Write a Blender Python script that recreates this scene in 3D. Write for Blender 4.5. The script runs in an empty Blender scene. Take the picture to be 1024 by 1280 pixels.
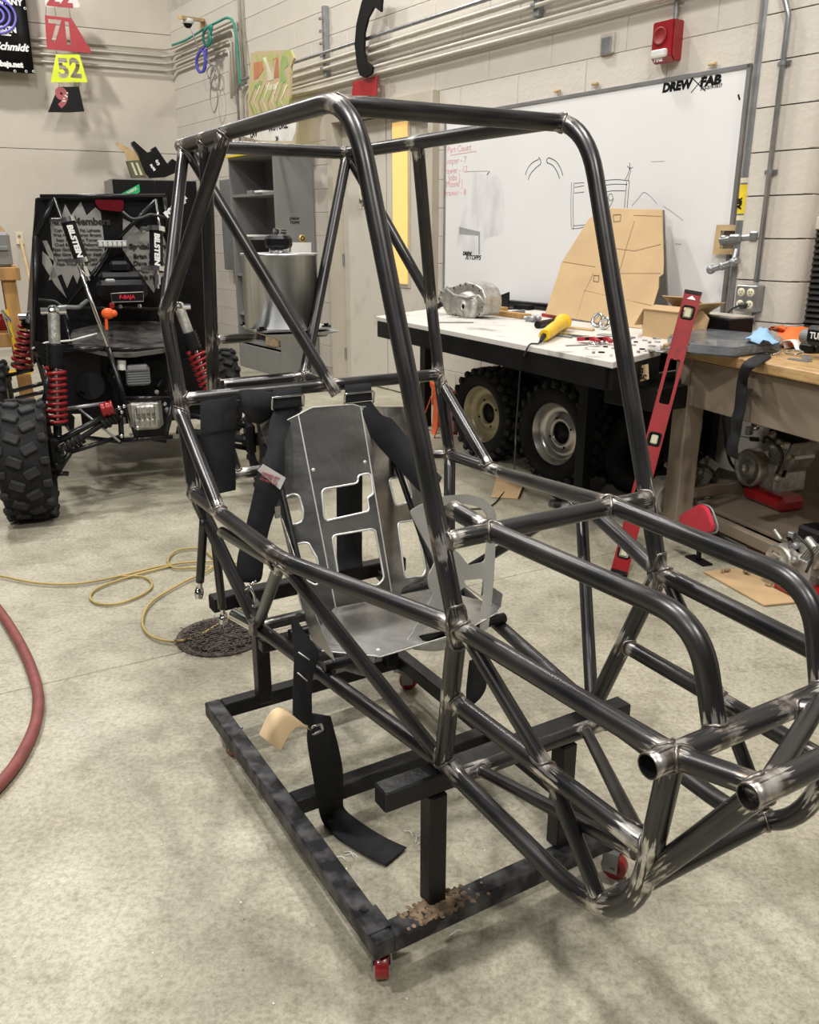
import bpy, bmesh, math, random
from mathutils import Vector as V, Matrix, Quaternion
random.seed(7)
sc = bpy.context.scene
COL = sc.collection
PI = math.pi
# ---------------------------------------------------------------- camera
EYE = 1.34                       # camera height over the floor, metres
FPX, CX, CY, YH = 1070.0, 512.0, 640.0, 290.0
PITCH = math.atan((CY - YH) / FPX)
cam_d = bpy.data.cameras.new('camera'); cam = bpy.data.objects.new('camera', cam_d); COL.objects.link(cam)
cam_d.sensor_fit = 'HORIZONTAL'; cam_d.sensor_width = 36; cam_d.lens = 36 * FPX / 1024
cam_d.clip_start = .05
cam.location = (0, 0, EYE); cam.rotation_euler = (PI/2 - PITCH, 0, 0)
sc.camera = cam
# ---------------------------------------------------------------- world, lamps, exposure
w = bpy.data.worlds.new('world'); sc.world = w; w.use_nodes = True
w.node_tree.nodes['Background'].inputs[0].default_value = (1.0, .98, .96, 1)
w.node_tree.nodes['Background'].inputs[1].default_value = .055
def area(name, loc, tgt, sx, sy, power, col=(1, .965, .91)):
    l = bpy.data.lights.new(name, 'AREA'); l.shape = 'RECTANGLE'; l.size = sx; l.size_y = sy; l.energy = power; l.color = col
    o = bpy.data.objects.new(name, l); COL.objects.link(o); o.location = loc
    o.rotation_euler = (V(tgt) - V(loc)).to_track_quat('-Z', 'Y').to_euler()
    return o
# high-bay lamps of the workshop hanging in rows
LS = .32
area('bay_lamp', (-4.35, 8.4, 5.8), (-4.35, 8.41, 0), LS, LS, 168)
area('bay_lamp', (-.55, 6.15, 5.5), (-.55, 6.16, 0), LS, LS, 118)
area('bay_lamp', (-2.3, 1.0, 5.6), (-2.3, 1.01, 0), LS, LS, 185)
area('bay_lamp', (-2.6, 5.2, 5.8), (-2.6, 5.21, 0), LS, LS, 134)
area('bay_lamp', (.9, 1.7, 5.3), (.9, 1.71, 0), LS, LS, 134)
area('bay_lamp', (1.9, -1.8, 5.6), (1.9, -1.79, 0), LS, LS, 190)
area('bay_lamp', (-2.6, -3.0, 5.6), (-2.6, -2.99, 0), LS, LS, 146)
vs = sc.view_settings
vs.view_transform = 'Standard'; vs.look = 'None'; vs.gamma = 1; vs.use_curve_mapping = False; vs.exposure = 0.0
# ---------------------------------------------------------------- frames: every part of the place has its own axes
def frame(o, x):                   # origin, horizontal x axis; z up
    x = V(x).normalized(); z = V((0, 0, 1)); y = z.cross(x)
    m = Matrix((x, y, z)).transposed().to_4x4(); m.translation = V(o); return m
LAT = V((.85889692, .5121485, 0)); FWD = V((.5121485, -.85889692, 0))
FC = frame(LAT * .92, FWD)                               # chassis: x forward, y to its left side
TH = math.radians(35.1); DS = V((-math.sin(TH), math.cos(TH), 0)); NW = V((DS.y, -DS.x, 0))
FR = frame(NW * 4.18, -DS)                                # long block wall: x to the right, wall at y=0, room at y<0
PH = math.radians(64.3); EL = V((math.sin(PH), math.cos(PH), 0))
CORNER = DS * 10.79 + NW * 4.18
FL = frame(CORNER, EL)                                    # end wall: x to the right, corner at x=0
AC = math.radians(20); FK = frame((-1.25, 4.25, 0), (math.cos(AC), math.sin(AC), 0))   # parked buggy: x right, y ahead
FW = Matrix.Identity(4)
_R, _F, _U = V((1, 0, 0)), V((0, math.cos(PITCH), -math.sin(PITCH))), V((0, math.sin(PITCH), math.cos(PITCH)))
def pk(M, px, py, P0, N):          # where the sight line through a point of the photo meets a plane of frame M
    I = M.inverted(); r = I.to_3x3() @ (_F + _R * ((px - CX) / FPX) - _U * ((py - CY) / FPX)); c = I @ V((0, 0, EYE))
    N = V(N); return c + r * ((V(P0) - c).dot(N) / r.dot(N))
def px_(M, px, py, x): return pk(M, px, py, (x, 0, 0), (1, 0, 0))
def py_(M, px, py, y): return pk(M, px, py, (0, y, 0), (0, 1, 0))
def pz_(M, px, py, z): return pk(M, px, py, (0, 0, z), (0, 0, 1))
# ---------------------------------------------------------------- materials
def mat(name, col, rough=.6, metal=0., var=.12, scale=6., bump=0., bscale=60., col2=None, emit=None, alpha=None, trans=0., spec=.5, thr=None, det=4., stretch=None, coat=0.):
    m = bpy.data.materials.new(name); m.use_nodes = True; nt = m.node_tree; b = nt.nodes['Principled BSDF']
    tc = nt.nodes.new('ShaderNodeTexCoord'); src = tc.outputs['Object']
    if stretch:
        mp = nt.nodes.new('ShaderNodeMapping'); mp.inputs['Scale'].default_value = stretch; nt.links.new(src, mp.inputs[0]); src = mp.outputs[0]
    n = nt.nodes.new('ShaderNodeTexNoise'); n.inputs['Scale'].default_value = scale; n.inputs['Detail'].default_value = det; nt.links.new(src, n.inputs['Vector'])
    r = nt.nodes.new('ShaderNodeValToRGB'); nt.links.new(n.outputs['Fac'], r.inputs[0])
    lo = col2 if col2 else tuple(c * (1 - var) for c in col); hi = col if col2 else tuple(min(1, c * (1 + var)) for c in col)
    t = thr or (.35, .65)
    r.color_ramp.elements[0].position = t[0]; r.color_ramp.elements[1].position = t[1]
    r.color_ramp.elements[0].color = (*lo, 1); r.color_ramp.elements[1].color = (*hi, 1)
    nt.links.new(r.outputs[0], b.inputs['Base Color'])
    b.inputs['Roughness'].default_value = rough; b.inputs['Metallic'].default_value = metal
    b.inputs['Specular IOR Level'].default_value = spec; b.inputs['Transmission Weight'].default_value = trans; b.inputs['Coat Weight'].default_value = coat
    if emit: b.inputs['Emission Color'].default_value = (*emit[:3], 1); b.inputs['Emission Strength'].default_value = emit[3]
    if alpha is not None: b.inputs['Alpha'].default_value = alpha
    if bump:
        n2 = nt.nodes.new('ShaderNodeTexNoise'); n2.inputs['Scale'].default_value = bscale; n2.inputs['Detail'].default_value = 5; nt.links.new(tc.outputs['Object'], n2.inputs['Vector'])
        bp = nt.nodes.new('ShaderNodeBump'); bp.inputs['Strength'].default_value = bump; bp.inputs['Distance'].default_value = .01
        nt.links.new(n2.outputs['Fac'], bp.inputs['Height']); nt.links.new(bp.outputs[0], b.inputs['Normal'])
    return m
def concrete_floor():
    m = bpy.data.materials.new('worn_concrete'); m.use_nodes = True; nt = m.node_tree; b = nt.nodes['Principled BSDF']; N = nt.nodes.new; L = nt.links.new
    g = N('ShaderNodeNewGeometry')
    def noise(s, d, rough=.6):
        n = N('ShaderNodeTexNoise'); n.inputs['Scale'].default_value = s; n.inputs['Detail'].default_value = d; n.inputs['Roughness'].default_value = rough; L(g.outputs['Position'], n.inputs['Vector']); return n.outputs['Fac']
    def ramp(f, *st):
        r = N('ShaderNodeValToRGB'); L(f, r.inputs[0]); e = r.color_ramp.elements
        e[0].position, e[0].color = st[0][0], (*st[0][1], 1); e[1].position, e[1].color = st[-1][0], (*st[-1][1], 1)
        for p, c in st[1:-1]: q = e.new(p); q.color = (*c, 1)
        return r.outputs[0]
    def mix(f, a, b2, mode='MULTIPLY'):
        x = N('ShaderNodeMix'); x.data_type = 'RGBA'; x.blend_type = mode; L(a, x.inputs[6]); L(b2, x.inputs[7])
        if isinstance(f, float): x.inputs[0].default_value = f
        else: L(f, x.inputs[0])
        return x.outputs[2]
    base = ramp(noise(1.7, 10, .66), (.32, (.305, .285, .225)), (.5, (.43, .405, .315)), (.66, (.535, .51, .415)))
    c = mix(1., base, ramp(noise(9, 10, .75), (.34, (.74, .72, .69)), (.50, (1, 1, 1))))
    c = mix(1., c, ramp(noise(.9, 3, .5), (.34, (.78, .76, .73)), (.50, (1, 1, 1))))
    c = mix(1., c, ramp(noise(70, 8, .85), (.40, (.62, .61, .58)), (.56, (1.0, 1.0, 1.0))))
    v = N('ShaderNodeTexVoronoi'); v.inputs['Scale'].default_value = 16; L(g.outputs['Position'], v.inputs['Vector'])
    c = mix(1., c, ramp(v.outputs['Distance'], (.02, (.40, .38, .34)), (.05, (1, 1, 1))))
    L(c, b.inputs['Base Color'])
    rr = ramp(noise(5, 6), (.35, (.33,) * 3), (.65, (.55,) * 3)); L(rr, b.inputs['Roughness']); b.inputs['Specular IOR Level'].default_value = .42
    bp = N('ShaderNodeBump'); bp.inputs['Strength'].default_value = .12; bp.inputs['Distance'].default_value = .01; L(noise(70, 6), bp.inputs['Height']); L(bp.outputs[0], b.inputs['Normal'])
    return m
def mill_steel():
    m = bpy.data.materials.new('mill_scale_steel'); m.use_nodes = True; nt = m.node_tree; b = nt.nodes['Principled BSDF']; N = nt.nodes.new; L = nt.links.new
    tc = N('ShaderNodeTexCoord')
    a = N('ShaderNodeAttribute'); a.attribute_name = 'grind'
    al = N('ShaderNodeAttribute'); al.attribute_name = 'tubeuv'
    n = N('ShaderNodeTexNoise'); n.inputs['Scale'].default_value = 38; n.inputs['Detail'].default_value = 5; L(tc.outputs['Object'], n.inputs['Vector'])
    ns = N('ShaderNodeTexNoise'); ns.inputs['Scale'].default_value = 1; ns.inputs['Detail'].default_value = 3
    mp = N('ShaderNodeMapping'); mp.inputs['Scale'].default_value = (9, 7, 1); L(al.outputs['Vector'], mp.inputs[0]); L(mp.outputs[0], ns.inputs['Vector'])
    def mth(op, x, y, c=False):
        q = N('ShaderNodeMath'); q.operation = op; q.use_clamp = c
        for i, z in enumerate((x, y)):
            if isinstance(z, (int, float)): q.inputs[i].default_value = z
            else: L(z, q.inputs[i])
        return q.outputs[0]
    st = N('ShaderNodeTexNoise'); st.inputs['Scale'].default_value = 1; st.inputs['Detail'].default_value = 4
    mp2 = N('ShaderNodeMapping'); mp2.inputs['Scale'].default_value = (16, 7, 7); L(al.outputs['Vector'], mp2.inputs[0]); L(mp2.outputs[0], st.inputs['Vector'])
    k = mth('ADD', a.outputs['Fac'], mth('MULTIPLY', mth('SUBTRACT', st.outputs['Fac'], .5), 1.5))
    k = mth('ADD', k, mth('MULTIPLY', mth('SUBTRACT', n.outputs['Fac'], .5), .35))
    k = mth('MULTIPLY', mth('SUBTRACT', k, .78), 9, True)          # where the ends were ground bright before welding
    r1 = N('ShaderNodeValToRGB'); L(ns.outputs['Fac'], r1.inputs[0])
    r1.color_ramp.elements[0].color = (.042, .042, .045, 1); r1.color_ramp.elements[0].position = .3
    r1.color_ramp.elements[1].color = (.098, .095, .094, 1); r1.color_ramp.elements[1].position = .75
    r2 = N('ShaderNodeValToRGB'); L(n.outputs['Fac'], r2.inputs[0])
    r2.color_ramp.elements[0].color = (.15, .12, .10, 1); r2.color_ramp.elements[0].position = .38
    r2.color_ramp.elements[1].color = (.62, .60, .57, 1); r2.color_ramp.elements[1].position = .62
    x = N('ShaderNodeMix'); x.data_type = 'RGBA'; L(k, x.inputs[0]); L(r1.outputs[0], x.inputs[6]); L(r2.outputs[0], x.inputs[7]); L(x.outputs[2], b.inputs['Base Color'])
    b.inputs['Metallic'].default_value = .8
    L(mth('ADD', mth('MULTIPLY', ns.outputs['Fac'], .16), .25), b.inputs['Roughness'])
    return m
M = {}
M['floor'] = concrete_floor(); M['steel'] = mill_steel()
M['weld'] = mat('weld_bead_steel', (.20, .18, .17), .38, .9, .4, 90)
M['joint'] = mat('joint_dirt', (.13, .11, .085), .9)
M['block'] = mat('painted_block', (.61, .57, .505), .62, 0, .05, 2.5, .25, 45)
M['blockjoint'] = mat('painted_mortar', (.50, .465, .41), .8)
M['lwall'] = mat('painted_concrete', (.585, .535, .465), .62, 0, .07, 1.6, .2, 30)
M['black'] = mat('black_paint', (.007, .007, .008), .4, 0, .3, 8, spec=.22)
M['blackm'] = mat('black_tube_paint', (.009, .009, .010), .28, 0, .3, 8, spec=.35)
M['cart'] = mat('cart_black_paint', (.035, .033, .031), .40, 0, .0, 14, .15, 60, col2=(.009, .009, .010), thr=(.60, .80), spec=.3)
M['cartrail'] = mat('scuffed_cart_paint', (.085, .085, .088), .5, .2, .0, 26, .2, 60, col2=(.016, .016, .018), thr=(.42, .64), spec=.3, det=8)
M['strap'] = mat('black_webbing', (.010, .011, .015), .85, 0, .2, 60, .4, 900)
M['thread'] = mat('white_thread', (.75, .73, .70), .8)
M['alu'] = mat('scratched_aluminium', (.50, .50, .49), .27, .95, 0, 7, .12, 30, col2=(.30, .295, .28), stretch=(1, 1, 3), det=8)
M['alu2'] = mat('cut_aluminium_plate', (.74, .74, .72), .42, .8, 0, 9, .1, 40, col2=(.60, .60, .58))
M['aluedge'] = mat('filed_aluminium_edge', (.80, .80, .79), .45, .6)
M['tank'] = mat('brushed_aluminium', (.66, .67, .67), .36, .85, 0, 7, col2=(.50, .505, .51), stretch=(6, 6, .8))
M['chrome'] = mat('chrome', (.70, .70, .70), .16, 1., .05)
M['silver'] = mat('cast_aluminium', (.46, .45, .42), .45, .75, .25, 25, .3, 80)
M['grey'] = mat('grey_paint', (.20, .20, .195), .5, 0, .06, 5)
M['lgrey'] = mat('light_grey_metal', (.30, .31, .32), .4, .5, .08, 10)
M['galv'] = mat('galvanised_conduit', (.33, .34, .35), .38, .75, .12, 20)
M['pconduit'] = mat('painted_conduit', (.50, .465, .40), .45, .1, .08, 12)
M['frame'] = mat('beige_door_frame', (.52, .475, .39), .5, 0, .06, 4)
M['door'] = mat('painted_door', (.60, .565, .50), .45, 0, 0, 5, col2=(.50, .46, .395), thr=(.25, .42))
M['yglow'] = mat('yellow_lit_door_glass', (.80, .52, .16), .2, 0, .04, 3, emit=(1, .62, .22, .55))
M['wb'] = mat('whiteboard', (.80, .80, .80), .22, 0, .02, 2, spec=.5)
M['wbframe'] = mat('grey_aluminium_trim', (.32, .32, .33), .4, .6)
M['ink'] = mat('black_ink', (.008, .008, .010), .8, spec=.15); M['greyink'] = mat('faded_marker', (.33, .34, .35), .7); M['redink'] = mat('red_marker', (.72, .34, .36), .7)
M['red'] = mat('red_enamel', (.28, .008, .011), .32, 0, .1, 8, coat=.3)
M['redtxt'] = mat('alarm_dark_red', (.25, .01, .012), .5)
M['signred'] = mat('red_acrylic', (.40, .02, .03), .3, 0, .08, 6)
M['spring'] = mat('red_spring_coat', (.24, .010, .014), .3, .1)
M['hazard'] = mat('bright_red_plastic', (.62, .03, .06), .35)
M['yellow'] = mat('yellow_tool_plastic', (.80, .50, .015), .4)
M['fluo'] = mat('fluorescent_yellow', (.78, .90, .03), .4)
M['label_y'] = mat('yellow_label', (.80, .62, .03), .5)
M['white'] = mat('white_plastic', (.78, .77, .75), .45); M['wlet'] = mat('white_lettering', (.80, .80, .80), .5)
M['cream'] = mat('cream_outlet', (.72, .68, .50), .4)
M['orange'] = mat('orange_fabric', (.70, .14, .02), .6, 0, .2, 12); M['orangep'] = mat('orange_plastic', (.85, .13, .02), .4)
M['card'] = mat('cardboard', (.50, .345, .185), .8, 0, .06, 5, .1, 30); M['carddk'] = mat('cardboard_edge', (.30, .18, .09), .85)
M['paper'] = mat('kraft_paper_tag', (.66, .49, .29), .7, 0, .05)
M['tabletop'] = mat('marked_white_laminate', (.66, .64, .60), .45, 0, 0, 6, col2=(.30, .29, .27), thr=(.30, .44), det=8)
M['benchtop'] = mat('worn_maple_top', (.56, .37, .17), .5, 0, 0, 9, .15, 60, col2=(.36, .21, .09), stretch=(1, 6, 6))
M['benchpaint'] = mat('brown_grey_bench_paint', (.225, .18, .135), .6, 0, .1, 5)
M['wood'] = mat('pine_timber', (.40, .22, .075), .65, 0, .2, 8, stretch=(3, 3, .6)); M['woodl'] = mat('light_timber', (.56, .40, .21), .7, 0, .15, 10)
M['rubber'] = mat('tyre_rubber', (.011, .011, .012), .72, 0, .3, 14, .3, 60, spec=.25); M['lug'] = mat('tyre_lug_rubber', (.026, .026, .027), .68, 0, .3, 20, spec=.3)
M['rimb'] = mat('beige_rim', (.46, .41, .27), .35, .35); M['rims'] = mat('silver_rim', (.52, .51, .50), .25, .85)
M['yhose'] = mat('yellow_air_hose', (.42, .31, .10), .5); M['rhose'] = mat('red_rubber_hose', (.20, .055, .05), .6, 0, .15, 20)
M['cable'] = mat('black_cable', (.02, .02, .02), .5); M['gcable'] = mat('green_cable', (.02, .26, .20), .5); M['bcable'] = mat('blue_cable', (.08, .08, .45), .5)
M['grate'] = mat('rusty_grate', (.10, .08, .07), .7, .4, .4, 30, .4, 60)
M['poly'] = mat('plastic_wrap', (.15, .16, .175), .22, 0, .25, 9, .9, 22, coat=.3)
M['blue'] = mat('blue_rag', (.28, .46, .66), .85, 0, .1, 10)
M['vent'] = mat('vent_louvre', (.05, .05, .048), .5, .3); M['ventf'] = mat('vent_frame', (.70, .66, .58), .5)
M['purple'] = mat('violet_print', (.16, .14, .55), .5); M['green'] = mat('green_sticker', (.02, .45, .14), .4); M['pink'] = mat('pink_print', (.42, .10, .12), .6)
M['panelink'] = mat('dark_vinyl', (.04, .035, .03), .6, spec=.2); M['vinyl'] = mat('silver_grey_vinyl', (.34, .33, .31), .4, .2)
M['lens'] = mat('led_lens', (.80, .80, .78), .15, .2); M['darkred'] = mat('brake_lens_red', (.12, .005, .010), .2, coat=.6)
M['paint_a'] = mat('sprayed_board', (.55, .42, .27), .7, 0, 0, 11, col2=(.42, .46, .16), thr=(.44, .5)); M['sprayo'] = mat('orange_spray', (.50, .20, .10), .7); M['sprayg'] = mat('green_spray', (.30, .40, .15), .7)
M['rust'] = mat('rust_bucket', (.13, .07, .04), .7, .3, .3, 14); M['debris'] = mat('wood_scrap', (.33, .24, .14), .8, 0, .4, 40)
M['gold'] = mat('gold_badge', (.65, .48, .16), .35, .6)
M['smear'] = mat('smudged_marker', (.56, .55, .58), .5, 0, 0, 5, col2=(.80, .80, .80), thr=(.36, .80), stretch=(1.6, 1.6, .7), det=8)
# ---------------------------------------------------------------- mesh helpers
def BM(): return bmesh.new()
def box(bm, c, s, R=None, bev=0.):
    ret = bmesh.ops.create_cube(bm, size=1); vs_ = ret['verts']
    bmesh.ops.scale(bm, vec=V(s), verts=vs_)
    if bev:
        es = list({e for v in vs_ for e in v.link_edges}); r2 = bmesh.ops.bevel(bm, geom=es, offset=bev, segments=1, affect='EDGES'); vs_ = list({v for f in r2['faces'] for v in f.verts} | {v for v in vs_ if v.is_valid})
    m = Matrix.Translation(V(c)) @ (R.to_4x4() if R else Matrix.Identity(4))
    bmesh.ops.transform(bm, matrix=m, verts=vs_); return bm
def rot(z=0, x=0, y=0): return (Matrix.Rotation(z, 3, 'Z') @ Matrix.Rotation(x, 3, 'X') @ Matrix.Rotation(y, 3, 'Y'))
def axm(a, b):                     # rotation taking z to b-a
    return (V(b) - V(a)).to_track_quat('Z', 'Y').to_matrix()
def cyl(bm, a, b, r, r2=None, n=20, cap=True):
    a, b = V(a), V(b); L_ = (b - a).length
    bmesh.ops.create_cone(bm, cap_ends=cap, segments=n, radius1=r, radius2=r if r2 is None else r2, depth=L_, matrix=Matrix.Translation((a + b) / 2) @ axm(a, b).to_4x4()); return bm
def sph(bm, c, r, s=(1, 1, 1), n=14):
    bmesh.ops.create_uvsphere(bm, u_segments=n, v_segments=max(6, n * 2 // 3), radius=r, matrix=Matrix.Translation(V(c)) @ Matrix.Diagonal((*s, 1))); return bm
def bar(bm, a, b, w_, h, up=(0, 0, 1)):   # rectangular bar from a to b
    a, b = V(a), V(b); z = (b - a).normalized(); x = V(up).cross(z)
    if x.length < 1e-3: x = V((1, 0, 0)).cross(z)
    x.normalize(); y = z.cross(x); m = Matrix((x, y, z)).transposed(); return box(bm, (a + b) / 2, (w_, h, (b - a).length), m)
def lathe(bm, prof, Mx=Matrix.Identity(4), n=32, closed=False):   # prof [(r, z)]
    rings = [[bm.verts.new(Mx @ V((r * math.cos(2*PI*i/n), r * math.sin(2*PI*i/n), z))) for i in range(n)] for r, z in prof]
    prs = list(zip(rings, rings[1:])) + ([(rings[-1], rings[0])] if closed else [])
    for A, B in prs:
        for i in range(n):
            f = bm.faces.new((A[i], A[(i+1) % n], B[(i+1) % n], B[i])); f.smooth = True
    return bm
def fillet(pts, rad, step=9):
    pts = [V(p) for p in pts]
    if isinstance(rad, (int, float)): rad = [rad] * len(pts)
    out = [pts[0]]
    for i in range(1, len(pts) - 1):
        p, a, b = pts[i], pts[i-1] - pts[i], pts[i+1] - pts[i]
        ang = a.angle(b); R = rad[i]
        if R <= 0 or ang > 3.12: out.append(p); continue
        t = min(R / math.tan(ang / 2), a.length * .48, b.length * .48); A, B = p + a.normalized() * t, p + b.normalized() * t
        k = max(3, int((PI - ang) / (PI / step / 2)) + 1)
        h = (A + B) / 2 - p
        for j in range(k + 1):
            s = j / k; out.append(A * (1-s)**2 + p * 2*s*(1-s) * 1.0 + B * s*s)
    out.append(pts[-1]); return out
def dens(pts, step):
    out = [pts[0]]
    for a, b in zip(pts, pts[1:]):
        n = max(1, int((b - a).length / step))
        for i in range(1, n + 1): out.append(a.lerp(b, i / n))
    return out
def sweep(bm, pts, r, n=12, open_ends=False, grind=None, wall=.0021, cap=True):
    pts = [V(p) for p in pts]; m = len(pts); gl = bm.verts.layers.float.get('grind'); ul = bm.verts.layers.float_vector.get('tubeuv')
    T = [((pts[min(i+1, m-1)] - pts[max(i-1, 0)]).normalized()) for i in range(m)]
    x = T[0].orthogonal().normalized(); rings = []; acc = 0
    rr = r if callable(r) else (lambda s: r)
    for i in range(m):
        if i: x = (T[i-1].rotation_difference(T[i])) @ x; acc += (pts[i] - pts[i-1]).length
        x = (x - T[i] * x.dot(T[i])).normalized(); y = T[i].cross(x); ring = []
        for k in range(n):
            a = 2*PI*k/n; v = bm.verts.new(pts[i] + (x * math.cos(a) + y * math.sin(a)) * rr(i / (m-1)))
            if gl is not None: v[gl] = grind(pts[i], acc) if grind else 0
            if ul is not None: v[ul] = V((acc, math.sin(a) * .5, math.cos(a) * .5))
            ring.append(v)
        rings.append(ring)
    for A, B in zip(rings, rings[1:]):
        for k in range(n):
            f = bm.faces.new((A[k], A[(k+1) % n], B[(k+1) % n], B[k])); f.smooth = True
    if cap:
        for ring, c, d in ((rings[0], pts[0], T[0]), (rings[-1], pts[-1], -T[-1])):
            if open_ends:
                ri = [bm.verts.new(c + (v.co - c) * (1 - wall / rr(0))) for v in ring]; rj = [bm.verts.new(v.co + d * .05) for v in ri]
                for A, B in ((ring, ri), (ri, rj)):
                    for k in range(n):
                        f = bm.faces.new((A[k], A[(k+1) % n], B[(k+1) % n], B[k]))
                bm.faces.new(rj)
            else: bm.faces.new(ring)
    return bm
def tube(bm, pts, r, rad=0, n=12, step=None, **k):
    p = fillet(pts, rad)
    if step: p = dens(p, step)
    return sweep(bm, p, r, n, **k)
def smooth_pts(pts, n=6, closed=False):      # Catmull-Rom
    P = [V(p) for p in pts]; out = []
    for i in range(len(P) - 1):
        a, b, c, d = P[max(i-1, 0)], P[i], P[i+1], P[min(i+2, len(P)-1)]
        for j in range(n):
            t = j / n; out.append(.5 * ((2*b) + (c-a)*t + (2*a-5*b+4*c-d)*t*t + (3*b-a-3*c+d)*t**3))
    out.append(P[-1]); return out
def ribbon(bm, cs, ws, th=.002, n=5):        # strap: centre points, half-width vectors
    C_, W_ = smooth_pts(cs, n), smooth_pts(ws, n); L4 = []
    for i, (c, h) in enumerate(zip(C_, W_)):
        t = (C_[min(i+1, len(C_)-1)] - C_[max(i-1, 0)]).normalized(); nn = t.cross(h).normalized() * th
        L4.append([bm.verts.new(c - h - nn), bm.verts.new(c + h - nn), bm.verts.new(c + h + nn), bm.verts.new(c - h + nn)])
    for A, B in zip(L4, L4[1:]):
        for k in range(4): f = bm.faces.new((A[k], A[(k+1) % 4], B[(k+1) % 4], B[k])); f.smooth = k in (0, 2)
    bm.faces.new(L4[0]); bm.faces.new(L4[-1]); return bm
def prism(bm, pts, d):                      # polygon of 3-D points extruded by vector d
    A = [bm.verts.new(V(p)) for p in pts]; B = [bm.verts.new(V(p) + V(d)) for p in pts]; n = len(A)
    bm.faces.new(A); bm.faces.new(list(reversed(B)))
    for i in range(n): bm.faces.new((A[(i+1) % n], A[i], B[i], B[(i+1) % n]))
    return bm
def plate(bm, outline, holes, d):           # flat polygon of 3-D points with holes, thickness vector d
    es = []; vsn = []
    for loop in [outline] + list(holes):
        v = [bm.verts.new(V(p)) for p in loop]; vsn += v
        es += [bm.edges.new((v[i], v[(i+1) % len(v)])) for i in range(len(v))]
    r = bmesh.ops.triangle_fill(bm, edges=es, use_beauty=True, use_dissolve=False)
    fs = [g for g in r['geom'] if isinstance(g, bmesh.types.BMFace)]
    r = bmesh.ops.extrude_face_region(bm, geom=fs); nv = [g for g in r['geom'] if isinstance(g, bmesh.types.BMVert)]
    bmesh.ops.translate(bm, vec=V(d), verts=nv); return bm
def rnd(poly, r=.01, k=4):                  # round the corners of a closed polygon
    P = [V(p) for p in poly]; out = []; n = len(P)
    for i in range(n):
        p, a, b = P[i], P[i-1] - P[i], P[(i+1) % n] - P[i]; t = min(r, a.length*.45, b.length*.45); A, B = p + a.normalized()*t, p + b.normalized()*t
        for j in range(k + 1): s = j / k; out.append(A*(1-s)**2 + p*2*s*(1-s) + B*s*s)
    return out
# ---------------------------------------------------------------- object helpers
def finish(bm, name, m, smooth=None):
    bmesh.ops.recalc_face_normals(bm, faces=bm.faces)
    me = bpy.data.meshes.new(name); bm.to_mesh(me); bm.free()
    for q in (m if isinstance(m, (list, tuple)) else [m]): me.materials.append(M[q] if isinstance(q, str) else q)
    if smooth is not None:
        for p in me.polygons: p.use_smooth = smooth
    return me
def base_of(bm):
    xs = [v.co for v in bm.verts]; lo = [min(c[i] for c in xs) for i in range(3)]; hi = [max(c[i] for c in xs) for i in range(3)]
    return V(((lo[0]+hi[0])/2, (lo[1]+hi[1])/2, lo[2]))
def tag(o, label, cat, group=None, kind=None):
    o['label'] = label; o['category'] = cat
    if group: o['group'] = group
    if kind: o['kind'] = kind
    return o
def one(name, bm, m, F, label, cat, group=None, kind=None, smooth=None):     # a thing that is one mesh
    b = base_of(bm); bmesh.ops.translate(bm, vec=-b, verts=bm.verts)
    o = bpy.data.objects.new(name, finish(bm, name, m, smooth)); COL.objects.link(o); o.matrix_world = F @ Matrix.Translation(b)
    return tag(o, label, cat, group, kind)
def struct(name, bm, m, F=FW, smooth=None):
    o = bpy.data.objects.new(name, finish(bm, name, m, smooth)); COL.objects.link(o); o.matrix_world = F.copy(); o['kind'] = 'structure'
    return o
class Thing:
    def __init__(s, name, F, base, label, cat, group=None):
        s.b = V(base); s.F = F; s.root = bpy.data.objects.new(name, None); COL.objects.link(s.root); s.root.empty_display_size = .05
        s.root.matrix_world = F @ Matrix.Translation(s.b); tag(s.root, label, cat, group)
    def part(s, name, bm, m, parent=None, label=None, smooth=None, kind=None):
        bmesh.ops.translate(bm, vec=-s.b, verts=bm.verts)
        return s.mesh(name, finish(bm, name, m, smooth), parent, label, kind)
    def mesh(s, name, me, parent=None, label=None, kind=None, mx=None):
        o = bpy.data.objects.new(name, me); COL.objects.link(o); o.parent = parent or s.root
        if mx is not None: o.matrix_local = mx
        if label: o['label'] = label
        if kind: o['kind'] = kind
        return o
def sub(parent, name, bm, m, smooth=None, label=None, kind=None):   # part of a structure object, same axes as its parent
    o = bpy.data.objects.new(name, finish(bm, name, m, smooth)); COL.objects.link(o); o.parent = parent
    if label: o['label'] = label
    if kind: o['kind'] = kind
    return o
def text_bm(body, size, Mx, bold=0., shear=0., depth=.0006, sx=1., align='CENTER', spacing=1.):
    cu = bpy.data.curves.new('t', 'FONT'); cu.body = body; cu.size = size; cu.offset = bold; cu.shear = shear; cu.extrude = depth; cu.align_x = align; cu.align_y = 'CENTER'; cu.resolution_u = 3; cu.space_character = spacing
    o = bpy.data.objects.new('t', cu); COL.objects.link(o); dg = bpy.context.evaluated_depsgraph_get(); me = bpy.data.meshes.new_from_object(o.evaluated_get(dg))
    bm = BM(); bm.from_mesh(me); bpy.data.objects.remove(o); bpy.data.meshes.remove(me); bpy.data.curves.remove(cu)
    bmesh.ops.transform(bm, matrix=Mx @ Matrix.Diagonal((sx, 1, 1, 1)), verts=bm.verts); return bm
def face_m(o, right, up):            # matrix for flat lettering: origin, reading direction, up direction
    r = V(right).normalized(); u = V(up); u = (u - r * u.dot(r)).normalized(); n = r.cross(u)
    m = Matrix((r, u, n)).transposed().to_4x4(); m.translation = V(o); return m
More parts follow.
